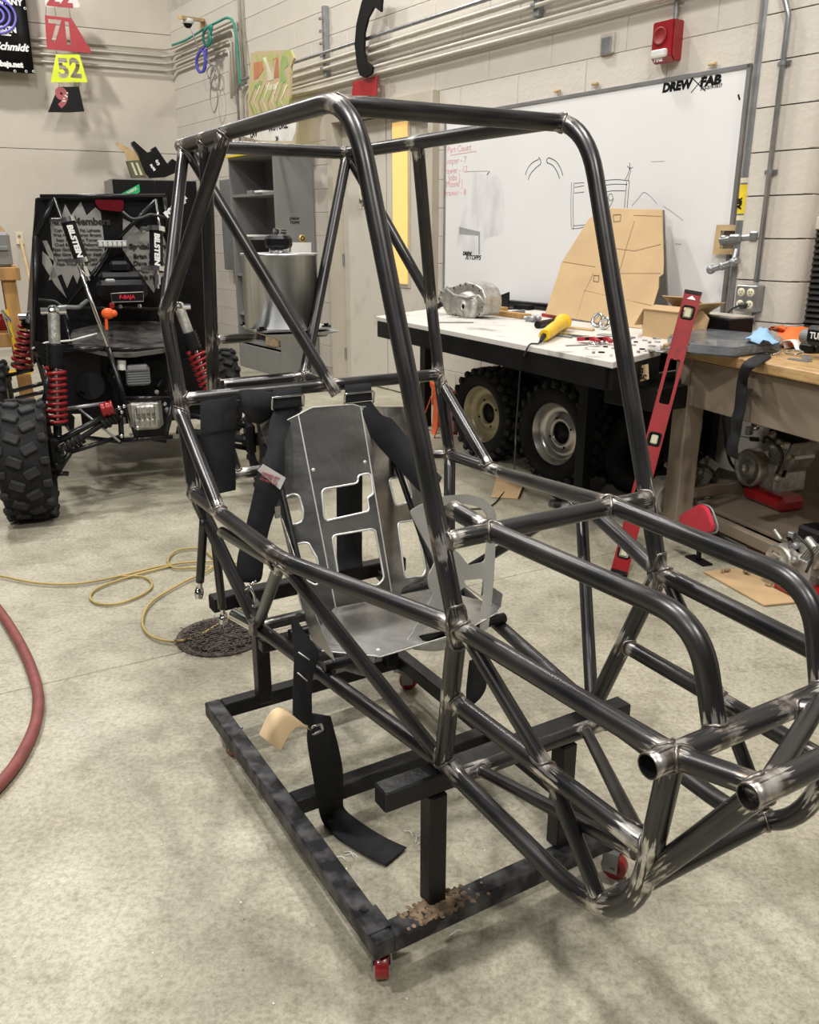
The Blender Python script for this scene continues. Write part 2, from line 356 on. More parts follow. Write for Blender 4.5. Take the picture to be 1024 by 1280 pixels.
# ================================================================ THE SETTING
fl = BM(); box(fl, (0, 4, -.065), (16, 19, .05)); floor = struct('floor', fl, 'joint')
JD = (V((-.79, 2.57, 0)) - V((-1.25, 2.31, 0))).normalized(); JO = V((-1.25, 2.31, 0)); JN = V((-JD.y, JD.x, 0))   # saw-cut joints
def slab(n0, n1):
    b = BM(); P = [JO + JD * -7 + JN * n0, JO + JD * 8 + JN * n0, JO + JD * 8 + JN * n1, JO + JD * -7 + JN * n1]
    prism(b, [p + V((0, 0, -.04)) for p in P], (0, 0, .04)); bmesh.ops.bevel(b, geom=[e for e in b.edges if all(v.co.z > -.01 for v in e.verts)], offset=.002, segments=1, affect='EDGES')
    sub(floor, 'slab', b, 'floor')
slab(-5.5, -.002); slab(.002, 4.4); slab(4.404, 11)
# floor drain with its grate
DR = V((-.655, 2.70, 0)); t = Thing('floor_drain', FW, DR, 'round rusty floor drain clogged with shavings behind the cart', 'drain')
b = BM(); lathe(b, [(.0, .001), (.155, .001), (.155, .005), (.13, .006), (.128, .003), (0, .003)], Matrix.Translation(DR), 40); t.part('rim', b, M['grate'])
b = BM(); random.seed(3)
for i in range(17):
    x = -.12 + i * .015; h = math.sqrt(max(0, .127**2 - x*x)); bar(b, DR + JD.cross(V((0, 0, 1))) * x - JD * h + V((0, 0, .009)), DR + JD.cross(V((0, 0, 1))) * x + JD * h + V((0, 0, .009)), .007, .008)
t.part('grate_bars', b, M['grate'])
b = BM()
for i in range(420):
    a = random.uniform(0, 2*PI); r = .14 * math.sqrt(random.random()); p = DR + V((r*math.cos(a)*1.05, r*math.sin(a) - .03, .014 + random.random()*.008)); q = random.uniform(0, PI)
    bar(b, p, p + V((math.cos(q), math.sin(q), random.uniform(-.2, .2))) * random.uniform(.01, .035), .0025, .0015)
t.part('shavings', b, M['grate'], kind='stuff')
# --- long block wall
DOORL, DOORR, DOORZ = -7.12, -5.55, 2.33
b = BM()
for x0, x1, z0, z1 in ((-10.9, DOORL, 0, 4.6), (DOORL, DOORR, DOORZ, 4.6), (DOORR, 3.0, 0, 4.6)): box(b, ((x0+x1)/2, .094, (z0+z1)/2), (x1-x0, .2, z1-z0))
wall_r = struct('wall_right', b, 'blockjoint', FR)
BH, BL, J = .2033, .61, .0035
def blk_mesh(L_, H_, nm='block'):
    b = BM(); box(b, (0, 0, 0), (L_ - J, .03, H_ - J), bev=.0025); return finish(b, nm, 'block')
bm_cache = {}
def put_blk(parent, x0, x1, z0, z1, y=.0):
    k = (round(x1-x0, 3), round(z1-z0, 3))
    if k not in bm_cache: bm_cache[k] = blk_mesh(*k)
    o = bpy.data.objects.new('block', bm_cache[k]); COL.objects.link(o); o.parent = parent; o.location = ((x0+x1)/2, y + .005, (z0+z1)/2)
Z0 = 2.325 - 11 * BH
for r_ in range(0, 20):
    z0 = max(0, Z0 + r_ * BH); z1 = Z0 + (r_ + 1) * BH
    if z1 > 3.9: break
    off = (r_ % 2) * BL / 2; x = -10.79 - off
    while x < -1.0:
        a, c = max(x, -10.79), x + BL; x += BL
        if c - a < .05: continue
        zs = (z0+z1)/2
        if zs < DOORZ - .02 and c > DOORL and a < DOORR:          # cut round the doorway
            if a < DOORL - .05: put_blk(wall_r, a, DOORL, z0, z1)
            if c > DOORR + .05: put_blk(wall_r, DOORR, c, z0, z1)
            continue
        if zs > 2.55 and a > -3.3: continue                     # over the frame
        if -5.1 < (a+c)/2 < -3.3 and 1.05 < zs < 2.0: continue  # behind the whiteboard
        put_blk(wall_r, a, c, z0, z1)
# --- pilaster: bull-nosed blocks standing proud of the wall
PX0, PX1, PD = -2.86, -2.45, .12
b = BM(); box(b, ((PX0+PX1)/2, -PD/2 + .03, 2.3), (PX1-PX0-.02, PD, 4.6)); pil = struct('trim_1', b, 'blockjoint', FR)
def bull(x0, x1, z0, z1):
    b = BM(); R = .05; pts = [(x0, .0)] + [(x0 + R - R*math.cos(a), -PD + R - R*math.sin(a)) for a in [i*PI/12 for i in range(7)]] + [(x1 - R + R*math.sin(a), -PD + R - R*math.cos(a)) for a in [i*PI/12 for i in range(7)]] + [(x1, .0)]
    prism(b, [(x, y, z0 + .003) for x, y in pts], (0, 0, z1 - z0 - .006)); bmesh.ops.bevel(b, geom=[e for e in b.edges if abs(e.verts[0].co.z - e.verts[1].co.z) < 1e-5], offset=.003, segments=1, affect='EDGES'); return b
bl = finish(bull(PX0, PX1, 0, BH), 'block', 'block')
for r_ in range(0, 16):
    o = bpy.data.objects.new('block', bl); COL.objects.link(o); o.parent = pil; o.location = (0, 0, max(0, Z0 + r_*BH))
# --- left end wall: cast panels with a construction joint
b = BM(); box(b, (-4.0, .11, 2.4), (8.0, .18, 4.8)); wall_l = struct('wall_left', b, 'joint', FL)
for x0, x1, z0, z1 in ((-7.9, -2.72, 0, 2.235), (-2.714, -.0, 0, 2.235), (-7.9, -2.72, 2.239, 3.52), (-2.714, -.0, 2.239, 3.52), (-7.9, -.0, 3.524, 4.8)):
    b = BM(); box(b, ((x0+x1)/2, .015, (z0+z1)/2), (x1-x0-.004, .03, z1-z0-.002), bev=.0015); sub(wall_l, 'wall_panel', b, 'lwall')
# --- double door in its recess
b = BM()
box(b, (DOORL+.045, .0, 1.12), (.09, .14, 2.24)); box(b, (DOORR-.03, .0, 1.12), (.06, .14, 2.24)); box(b, ((DOORL+DOORR)/2, .0, 2.285), (DOORR-DOORL, .14, .09)); door_f = struct('trim_2', b, 'frame', FR)
MID = -6.33
for x0, x1, nm in ((DOORL+.09, MID-.004, 'door_1'), (MID+.004, DOORR-.06, 'door_2')):
    b = BM(); box(b, ((x0+x1)/2, .055, 1.12), (x1-x0-.006, .045, 2.22), bev=.003); dr = struct(nm, b, 'door', FR)
    for z in (.25, 1.1, 1.95):
        b = BM(); cyl(b, ((x0 if nm == 'door_1' else x1), .02, z-.05), ((x0 if nm == 'door_1' else x1), .02, z+.05), .011); sub(dr, 'hinge', b, 'lgrey')
    if nm == 'door_2':
        xa, xb = py_(FR, 492, 300, .03).x, py_(FR, 512, 300, .03).x; xa += 0
        b = BM(); box(b, ((xa+xb)/2, .03, 1.55), (xb-xa+.03, .012, 1.30)); box(b, ((xa+xb)/2, .028, 1.55), (xb-xa-.02, .02, 1.26)); sub(dr, 'glass_frame', b, 'frame')
        b = BM(); box(b, ((xa+xb)/2, .022, 1.55), (xb-xa-.02, .012, 1.24)); sub(dr, 'glass_pane', b, 'yglow')
        b = BM(); box(b, (DOORR-.25, -.01, 2.2), (.22, .06, .05)); box(b, (DOORR-.33, -.04, 2.215), (.05, .03, .09)); cyl(b, (DOORR-.2, -.03, 2.19), (DOORR-.07, -.06, 2.2), .012); sub(dr, 'door_closer', b, 'lgrey')
c = py_(FR, 455, 248, .028)
t = Thing('door_sign', FR, (c.x, .03, c.z - .07), 'small cream notice with black print on the left door leaf', 'sign')
b = BM(); box(b, (c.x, .03, c.z), (.15, .003, .16)); t.part('plate', b, M['cream'])
for k, (s_, z) in enumerate((('IN', .05), ('Sports', -.02), ('UP', -.055))): t.part('lettering', text_bm(s_, .045 if k else .05, face_m((c.x - .02, .0275, c.z + z), (1, 0, 0), (0, 0, 1)), .001), M['ink'])
# ================================================================ THE CHASSIS
NOD = dict(RT=(-2.251, .225, .204), FT=(-1.314, .241, .203), HT=(-1.908, .241, .200), K=(-2.039, .365, -.181), H=(-1.988, .360, -.374), S0=(-1.990, .366, -.395), S1=(-1.747, .364, -.581),
 B=(-1.933, .363, -.589), E=(-1.395, .365, -.579), D=(-1.020, .223, -.595), L=(-1.795, .276, -.902), G=(-1.121, .180, -.919), M=(-1.056, .198, -.756), DA=(-1.062, .220, -.464), HO=(-1.072, .133, -.463),
 NU=(-.601, .192, -.600), NB=(-.650, .178, -.940), NM=(-.637, .185, -.755), X=(-.823, .188, -.759), XB=(-.700, .180, -.925), HB=(-.610, .107, -.600), HC=(-.648, .112, -.462))
def nd(k, s): u, v, w_ = NOD[k]; return V((u, v * s, w_ + EYE))
_pl = fillet([nd('L', 1), nd('G', 1), nd('NB', 1), nd('NU', 1)], [0, .02, .24, 0], 12)   # points that sit on the bent nose tube
def snap(q):
    q = V(q); best = (9, None)
    for a, b_ in zip(_pl, _pl[1:]):
        d = b_ - a
        if d.length_squared < 1e-9: continue
        t_ = max(0, min(1, (q - a).dot(d) / d.length_squared)); c = a + d * t_
        if (q - c).length < best[0]: best = ((q - c).length, c)
    return best[1]
for k_ in ('XB', 'NM'): c_ = snap(nd(k_, 1)); NOD[k_] = (c_.x, c_.y, c_.z - EYE)
tubes = []           # (polyline, radius, open start, open end)
def T(pts, r=.0159, rad=0, op=False): tubes.append((fillet(pts, rad, 12), r, op))
for s in (-1, 1):
    n = lambda k: nd(k, s)
    back = n('RT') + (n('RT') - n('FT')).normalized() * .032
    T([back, n('FT'), n('D')], .0159, .16, True)                     # overhead member running down into the front brace
    T([n('D'), n('G')], .0168)
    T([n('HT'), n('K'), n('H'), n('B'), n('L')], .0159, [0, .06, .02, .08, 0])     # rear roll hoop leg
    T([n('RT'), n('K')], .0145)
    T([n('S0'), n('S1')], .0150)
    T([n('B'), n('E'), n('D')], .0159, .22)                          # side impact member
    T([n('E'), n('L')], .0127); T([n('E'), n('G')], .0135)
    T([n('L'), n('G'), n('NB'), n('NU')], .0159, [0, .02, .24, 0])      # lower frame side bent up into the nose
    T([n('M'), n('NM')], .0150); T([n('D'), n('NU')], .0159)
    T([n('D').lerp(n('NU'), .04), n('X')], .0120); T([n('X'), n('XB')], .0120)
    if s < 0: T([V((-1.174, -.133, -.456 + EYE)), n('HO')], .0159, 0, True)
    else: T([n('B').lerp(n('E'), .44), n('HO')], .0159)
    T([n('HO'), n('HC'), n('HB')], .0159, .22)
    bn = V((-.492, s * .165, -.588 + EYE)); T([n('NU'), bn], .0150)
    q_ = snap((-.612, .18, -.815 + EYE)); T([V((q_.x, s * q_.y, q_.z)), bn], .0150)
    T([bn, V((-.60, -s * .10, -.600 + EYE))] if s < 0 else [bn, V((-.60, .02, -.600 + EYE))], .0127)
    T([V((-1.08, s * .127, -.93 + EYE)), V((-.655, -.178, -.785 + (.0 if s < 0 else .03) + EYE))], .0110)
def lat_(k, r=.0159, ext=0., op=False, off=(0, 0, 0)):
    a, b_ = nd(k, -1) + V(off), nd(k, 1) + V(off); d = (b_ - a).normalized() * ext; T([a - d, b_ + d], r, 0, op)
T([V((-1.372, -.238, .196 + EYE)), V((-1.372, .238, .196 + EYE))])
lat_('RT'); lat_('H'); lat_('DA'); lat_('NU', .0165, .042, True); lat_('G', .0150, 0, False, (.035, 0, -.012)); lat_('L', .0150); lat_('XB', .0150)
T([V((-.492, -.195, -.588 + EYE)), V((-.492, .195, -.588 + EYE))], .0159, 0, True)
VT, VB = V((-2.08, -.228, .198 + EYE)), V((-2.121, -.238, -.392 + EYE)); T([VT, VB], .0159)
RM = V((-2.089, 0, -.364 + EYE)); T([VB + V((0, .01, .02)), RM], .0150); T([RM, V((-1.99, .02, -.374 + EYE))], .0130)
T([nd('RT', -1) + V((.02, 0, -.01)), V((-1.960, .032, -.395 + EYE))], .0150); T([nd('RT', 1), RM], .0145)
q0 = V((-2.10, -.232, -.255 + EYE)); T([q0, V((-2.16, -.10, -.262 + EYE))], .0120); T([V((-2.16, .10, -.262 + EYE)), V((-2.14, .02, -.262 + EYE))], .0100)
T([VB, V((-2.08, -.20, -.60 + EYE))], .0120)
T([V((-2.08, -.23, -.60 + EYE)), V((-2.08, .23, -.60 + EYE))], .0150)
T([V((-1.75, -.36, -.632 + EYE)), nd('E', -1) + V((-.03, .0, -.016))], .0120, 0, True)
T([V((-1.49, .362, -.612 + EYE)), nd('E', 1) + V((-.03, .0, -.02))], .0120, 0, True)
T([V((-2.08, .20, -.60 + EYE)), nd('B', 1)], .0120)
chs = Thing('roll_cage', FC, (-1.4, 0, EYE - .95), 'bare welded steel tube roll cage chassis standing on the black wheeled cart', 'chassis')
def nearest(P, seg):
    best = (9, None, None)
    for a, b_ in zip(seg, seg[1:]):
        d = b_ - a; l2 = d.length_squared
        if l2 < 1e-9: continue
        q = max(0, min(1, (P - a).dot(d) / l2)); c = a + d * q
        if (P - c).length < best[0]: best = ((P - c).length, c, d.normalized())
    return best
ends = []
for i, (P, r, op) in enumerate(tubes): ends += [P[0], P[-1]]
def joint_near(i, p):
    """distance from p to the closest place where another tube ends on this one"""
    return min([(p - e).length for k, e in enumerate(ends) if k // 2 != i and nearest(e, tubes[i][0])[0] < .03] or [9])
for i, (P, r, op) in enumerate(tubes):
    jp = [e for k, e in enumerate(ends) if k // 2 != i and nearest(e, P)[0] < .03]
    tot = sum((b_ - a).length for a, b_ in zip(P, P[1:]))
    def gr(p, acc, jp=jp, tot=tot, P=P):
        d = min([acc, tot - acc] + [(p - e).length for e in jp]); return max(0., min(1.0, 1.10 - d / .075))
    b = BM(); b.verts.layers.float.new('grind'); b.verts.layers.float_vector.new('tubeuv')
    sweep(b, dens(P, .014), r, 20, open_ends=op, grind=gr)
    chs.part('frame_tube', b, M['steel'])
for i, (P, r, op) in enumerate(tubes):           # weld beads follow the saddle where a tube lands on another
    for e, dirn in ((P[0], (P[1] - P[0]).normalized()), (P[-1], (P[-2] - P[-1]).normalized())):
        best = None
        for j, (Q, R_, _) in enumerate(tubes):
            if j == i: continue
            d, c, ax = nearest(e, Q)
            if d < .022 and abs(ax.dot(dirn)) < .86 and (best is None or R_ > best[0]): best = (R_, c, ax)
        if not best: continue
        R_, c, ax = best; x = dirn.orthogonal().normalized(); y = dirn.cross(x); ring = []
        for k in range(24):
            a = 2*PI*k/24; p = e + (x*math.cos(a) + y*math.sin(a)) * (r + .0006); w0 = p - c
            A = dirn - ax * dirn.dot(ax); B_ = w0 - ax * w0.dot(ax)       # |B+tA| = R
            qa, qb, qc = A.dot(A), 2*A.dot(B_), B_.dot(B_) - (R_ + .0004)**2; ds = qb*qb - 4*qa*qc
            tt = (-qb + math.sqrt(ds)) / (2*qa) if ds > 0 else -qb / (2*qa)
            ring.append(p + dirn * max(0, min(tt, .034)) + dirn * random.uniform(-.0006, .0006))
        b = BM(); sweep(b, ring + [ring[0], ring[1]], .0030, 6, cap=False); chs.part('weld_bead', b, M['weld'])
# rod ends hanging from the rear links
for a, e in (((255, 648), (250, 727)), ((268, 668), (278, 760))):
    p0, p1 = px_(FC, *a, -1.90), px_(FC, *e, -1.93)
    b = BM(); b.verts.layers.float.new('grind'); b.verts.layers.float_vector.new('tubeuv'); sweep(b, dens([p0, p1], .02), .0105, 14, grind=lambda p, ac: .2); lk = chs.part('rear_link', b, M['steel'])
    d = (p1 - p0).normalized(); b = BM(); cyl(b, p1 - d*.004, p1 + d*.02, .006); q = p1 + d*.032; lathe(b, [(.009, -.006), (.016, -.006), (.016, .006), (.009, .006)], Matrix.Translation(q) @ axm((0, 0, 0), (0.6, .8, 0)).to_4x4(), 20, True); sph(b, q, .0095); chs.part('rod_end', b, M['chrome'], lk)
# tabs and small brackets
for p in ((-1.76, -.30, -.885), (-2.1, -.225, -.37)):
    b = BM(); box(b, V(p) + V((0, 0, EYE)), (.03, .012, .035), bev=.002); chs.part('tab', b, M['weld'])
b = BM(); cyl(b, (-1.885, -.30, -.90 + EYE), (-1.80, -.28, -.90 + EYE), .017, n=24); chs.part('pivot_sleeve', b, M['chrome'])
# ---------------------------------------------------------------- seat of folded aluminium sheet
def uvw(p): return V((p[0], p[1], p[2] + EYE))
seat = Thing('racing_seat', FC, (-1.6, .03, EYE - .89), 'bare aluminium sheet seat with hand-cut windows mounted inside the roll cage', 'seat')
BT, BB = uvw((-1.937, 0, -.426)), uvw((-1.768, 0, -.885)); BN = (BB - BT).cross(V((0, 1, 0))).normalized()
z6 = lambda x, y: (180 + x / 2.048, 440 + y / 2.048)
cen = lambda x, y: pk(FC, *z6(x, y), BT, BN)
c0, c1 = cen(395, 160), cen(492, 655); f0, f1 = cen(555, 140), cen(636, 625)
BNn = Matrix.Rotation(math.radians(24), 3, (c1 - c0).normalized()) @ BN; BNf = Matrix.Rotation(math.radians(-24), 3, (f1 - f0).normalized()) @ BN
if (BNn.x > 0): pass
nw = lambda x, y: pk(FC, *z6(x, y), c0, BNn); fw_ = lambda x, y: pk(FC, *z6(x, y), f0, BNf)
def pane(fn, out, holes, Nn, th=.0022, edges=True, hr=.012):
    b = BM(); o_ = [fn(*p) for p in out]; hs = [rnd([fn(*p) for p in h], hr) for h in holes]
    plate(b, o_, hs, -Nn * th); pr = seat.part('sheet_panel', b, M['alu'])
    for h in hs:
        b = BM(); sweep(b, [p - Nn * .0006 + V((random.uniform(-.0008, .0008), 0, random.uniform(-.0008, .0008))) for p in h] + [h[0], h[1]], .0030, 5, cap=False); seat.part('cut_edge', b, M['aluedge'], pr)
    b = BM(); sweep(b, dens([*o_, o_[0]], .03), .0018, 4, cap=False); seat.part('cut_edge', b, M['aluedge'], pr)
    return pr
pane(cen, [(395, 160), (430, 142), (535, 134), (555, 140), (636, 625), (640, 640), (492, 660)], [[(455, 352), (548, 335), (548, 316), (580, 309), (588, 365), (572, 372), (578, 408), (470, 432), (462, 425)], [(482, 470), (592, 452), (616, 580), (600, 598), (500, 588)]], BN)
pane(nw, [(395, 160), (365, 175), (340, 300), (335, 380), (350, 420), (400, 640), (430, 745), (492, 660)], [[(362, 368), (395, 363), (408, 405), (405, 437), (375, 443), (362, 420)], [(385, 492), (420, 486), (445, 530), (446, 600), (405, 580)]], BNn)
pane(fw_, [(555, 140), (670, 140), (690, 250), (718, 370), (752, 600), (640, 640), (636, 625)], [[(627, 325), (674, 318), (686, 370), (680, 385), (644, 394)], [(650, 437), (698, 430), (722, 560), (715, 574), (668, 580)]], BNf)
b = BM(); q = [px_(FC, *p, -1.95) for p in ((325, 531), (345, 520), (350, 556), (338, 568))]; plate(b, q, [], (-.002, 0, 0)); seat.part('shoulder_wing', b, M['alu'])
ZP = EYE - .868
pan = lambda x, y: pz_(FC, *z6(x, y), ZP)
b = BM(); o_ = [pan(*p) for p in ((486, 655), (430, 735), (455, 765), (590, 778), (603, 781), (820, 715), (905, 668), (912, 655), (880, 640), (740, 605))]
plate(b, o_, [rnd([pan(*p) for p in ((700, 725), (770, 712), (785, 735), (720, 745))], .01)], (0, 0, -.0024)); sp = seat.part('seat_pan', b, M['alu'])
b = BM(); sweep(b, dens([*o_[2:8]], .02), .0014, 4, cap=False); seat.part('cut_edge', b, M['aluedge'], sp)
for x, y in ((600, 762), (745, 640), (450, 560), (566, 282), (434, 302)):
    q = (pan if y > 600 else cen)(x, y); b = BM(); sph(b, q, .005, (1, 1, .5) if y > 600 else (.6, 1, 1), 10); seat.part('rivet', b, M['aluedge'])
def flange(pts, up, m='alu'):
    b = BM(); P = [V(p) for p in pts]; prism(b, P + [p + V(up) for p in reversed(P)], (0, .002, 0)); seat.part('side_flange', b, M[m])
a_ = [pan(*p) for p in ((430, 735), (455, 765), (590, 778))]; flange([a_[0], a_[2]], (0, -.012, -.05))
b = BM(); q = [pan(912, 655), pan(905, 668), pan(880, 640)]; prism(b, [q[0], q[0] + V((0, .005, .035)), q[2] + V((-.03, .005, .045)), q[2] + V((-.03, 0, 0))], (0, .002, 0)); seat.part('side_flange', b, M['alu'])
b = BM(); g0 = nw(350, 420); g1 = pan(430, 735); prism(b, [g0, g1, g1 + V((.12, .0, 0)), (g0 + g1) / 2 + V((.09, -.005, -.03)), g0 + V((.02, -.003, 0))], (0, -.002, 0)); seat.part('side_flange', b, M['alu'])
for x in (-1.50, -1.68):
    b = BM(); cyl(b, (x, -.24, ZP - .016), (x, .24, ZP - .016), .0127, n=16); seat.part('mount_tube', b, M['blackm'])
b = BM(); cyl(b, (-1.73, -.16, ZP - .02), (-2.0, -.15, EYE - .45), .008, n=12); cyl(b, (-1.72, .2, ZP - .02), (-2.0, .17, EYE - .45), .008, n=12); seat.part('back_strut', b, M['blackm'])
# ---------------------------------------------------------------- loop-shaped aluminium bracket in front of the seat
PB = pz_(FC, 510, 797, EYE - .862); PLN = V((-1, 0, 0)) ; PLN = Matrix.Rotation(math.radians(-16), 3, 'Y') @ V((1, 0, 0))
z8 = lambda x, y: pk(FC, 440 + x / 3.938, 560 + y / 3.938, PB, PLN)
out = [(285, 312), (330, 282), (380, 262), (460, 235), (560, 226), (640, 246), (690, 285), (712, 325), (706, 500), (700, 640), (688, 760), (672, 890), (640, 905), (628, 890), (645, 760), (650, 745), (560, 680), (535, 700), (500, 760), (445, 830), (375, 880), (330, 915), (330, 945), (380, 955), (490, 935), (560, 925), (560, 965), (490, 990), (400, 1003), (300, 992), (265, 965), (345, 830), (402, 722), (378, 680), (375, 630), (410, 562), (395, 520), (340, 420)]
hol = [[(400, 310), (455, 282), (560, 276), (630, 290), (666, 325), (666, 470), (655, 560), (575, 578), (530, 520), (470, 470)], [(548, 652), (650, 642), (650, 736), (566, 680)]]
b = BM(); plate(b, rnd([z8(*p) for p in out], .008, 3), [rnd([z8(*p) for p in h], .009) for h in hol], -PLN * .004)
lp = one('loop_bracket', b, M['alu2'], FC, 'loop-shaped cut aluminium plate standing between seat pan and dash tube', 'bracket')
# ---------------------------------------------------------------- fuel tank
TC = V((-2.221, 0, EYE - .249)); r = .100
tk = Thing('fuel_tank', FC, TC - V((0, 0, .05)), 'round brushed aluminium fuel tank with black cap mounted behind the seat', 'tank')
b = BM(); lathe(b, [(0, .006), (r, .006), (r, .188), (r+.003, .189), (r+.003, .195), (r, .196), (0, .196)], Matrix.Translation(TC), 48); tk.part('tank_body', b, M['tank'])
b = BM(); lathe(b, [(0, .194), (.026, .194), (.026, .212), (0, .212)], Matrix.Translation(TC), 28); nk = tk.part('filler_neck', b, M['chrome'])
b = BM(); lathe(b, [(0, .210), (.034, .210), (.037, .216), (.037, .232), (.030, .240), (.016, .244), (0, .244)], Matrix.Translation(TC), 14, False); tk.part('filler_cap', b, M['black'], nk, smooth=False)
b = BM(); cyl(b, TC + V((0, 0, .24)), TC + V((0, 0, .256)), .009); cyl(b, TC + V((0, -.012, .252)), TC + V((.0, .022, .25)), .006); tk.part('vent_fitting', b, M['chrome'], nk)
b = BM(); o_ = [TC + V(p) for p in ((-.095, -.085, 0), (.085, -.105, 0), (.105, .0, 0), (.085, .115, 0), (-.095, .125, 0))]; plate(b, rnd(o_, .03), [], (0, 0, .005)); tk.part('flange_plate', b, M['tank'])
b = BM(); top = [TC + V(p) for p in ((-.09, -.08, -.006), (.10, -.08, -.006), (.10, .13, -.006), (-.09, .13, -.006))]; bot = TC + V((.02, .01, -.042))
vs4 = [b.verts.new(p) for p in top]; vb = b.verts.new(bot); b.faces.new(vs4)
for i in range(4): b.faces.new((vs4[i], vs4[(i+1) % 4], vb))
tk.part('drip_tray', b, M['lgrey'])
for p in ((.072, -.088), (.072, .098), (-.082, -.076), (-.082, .105)):
    b = BM(); cyl(b, TC + V((p[0], p[1], .004)), TC + V((p[0], p[1], .008)), .013, n=16); cyl(b, TC + V((p[0], p[1], .008)), TC + V((p[0], p[1], .014)), .007, n=6); tk.part('bolt', b, M['black'])
# ================================================================ CART
ct = Thing('wheeled_cart', FC, (-1.56, -.03, 0), 'scuffed black square-tube cart with red-wheeled casters under the chassis', 'cart')
RT_ = EYE - 1.22; S = .042
def sq(a, b_, s=S, m='cart', name='rail', hollow=False):
    b = BM(); a, b_ = V(a), V(b_); bar(b, a, b_, s, s); bmesh.ops.bevel(b, geom=list(b.edges), offset=.003, segments=1, affect='EDGES'); o = ct.part(name, b, M[m])
    if hollow:
        d = (b_ - a).normalized()
        for e, k in ((a, -1), (b_, 1)): b = BM(); bar(b, e + d*k*.0008, e - d*k*.002, s - .008, s - .008); ct.part('tube_opening', b, M['ink'], o)  # solid black end piece, painting in the shade inside the hollow tube
u0, u1, v0, v1, zc = -2.035, -1.105, -.325, .262, RT_ - S/2
sq((u0 - S/2, v0, zc), (u1 + S/2, v0, zc), m='cartrail'); sq((u0, v1, zc), (u1, v1, zc)); sq((u0, v0 + S/2, zc - .0015), (u0, v1 + S/2, zc - .0015)); sq((u1, v0 + S/2, zc - .0015), (u1, v1 + S/2, zc - .0015), m='cartrail'); sq((-1.555, v0 + S/2, zc - .0015), (-1.555, v1 - S/2, zc - .0015))
zt = EYE - .937 - S/2
sq((-1.135, -.305, zt), (-1.135, .285, zt), name='top_bar', hollow=True); sq((-2.06, -.305, zt + .02), (-2.06, .285, zt + .02), name='top_bar', hollow=True); sq((-1.80, -.27, zt + .0), (-1.80, .27, zt + .0), .03, name='top_bar')
for u, v, z1 in ((-1.128, -.195, zt - S/2), (-1.128, .118, zt - S/2), (-1.99, -.20, zt), (-1.99, .2, zt)): sq((u, v, RT_ - .005), (u, v, z1), .038, name='post')
sq((-1.99, -.2, zt), (-2.06, -.2, zt + .01), .03, name='brace'); sq((-1.99, .2, zt), (-2.06, .2, zt + .01), .03, name='brace'); sq((-1.99, .0, RT_), (-1.99, .0, zt+.02), .03, name='post')
b = BM(); [sph(b, (u1 + random.uniform(-.024, .024), -.195 + random.gauss(0, .035), RT_ + random.uniform(-.004, .0015)), random.uniform(.0025, .006), (1.3, 1, .30), 6) for i in range(330)]; ct.part('rusty_weld', b, mat('rusty_weld', (.23, .16, .10), .9, 0, .4, 50, .6, 90), kind='stuff')
b = BM(); box(b, (u1 - .03, v0, RT_ + .002), (.06, .05, .003), bev=.001); cyl(b, (u1 - .06, v0+.0, RT_ + .002), (u1 - .06, v0, RT_ + .006), .009); ct.part('caster_plate', b, M['cartrail'])
for u, v, a in ((u1 - .03, v0 + .02, -.5), (u0 + .06, v0 + .015, .2), (u0 + .01, v1, 1.2), (u1, v1 - .02, .5), (-1.1, .0, .3)):
    if a == .3: continue
    Rz = rot(a); c = V((u, v, 0)); zr = .028
    b = BM(); box(b, c + V((0, 0, RT_ - S - .004)), (.06, .055, .005), Rz); cyl(b, c + V((0, 0, RT_ - S - .006)), c + V((0, 0, RT_ - S - .018)), .02)
    for s in (-1, 1): box(b, c + Rz @ V((.012, s*.018, .045)), (.034, .003, .05), Rz)
    fk = ct.part('caster_fork', b, M['lgrey'])
    ax = Rz @ V((0, 1, 0)); wc = c + Rz @ V((.018, 0, 0)) + V((0, 0, zr)); mx = Matrix.Translation(wc) @ axm((0, 0, 0), ax).to_4x4()
    b = BM(); lathe(b, [(.008, -.012), (.026, -.013), (zr, -.009), (zr, .009), (.026, .013), (.008, .012)], mx, 24, True); ct.part('caster_wheel', b, M['red'], fk)
    b = BM(); cyl(b, wc - ax*.022, wc + ax*.022, .005, n=10); ct.part('axle', b, M['lgrey'], fk)
# ================================================================ HARNESS
def strap(name_t, cs, ws, label, base=None, th=.0016, extra=None, cat='strap'):
    b = BM(); ribbon(b, cs, ws, th); bb = base_of(b); t = Thing(name_t, FC, bb, label, cat); t.part('webbing', b, M['strap']); 
    if extra: extra(t)
    return t
hz = EYE - .374; HU = -1.988
def P(px, py, u): return px_(FC, px, py, u)
hw = V((0, .036, 0))
def buckle(t, c, w_=.042, h=.03):
    c = V(c); b = BM(); pts = rnd([c + V((0, -w_, 0)), c + V((.004, -w_, h)), c + V((.004, w_, h)), c + V((0, w_, 0))], .004); sweep(b, pts, .0032, 8); t.part('adjuster_buckle', b, M['chrome'])
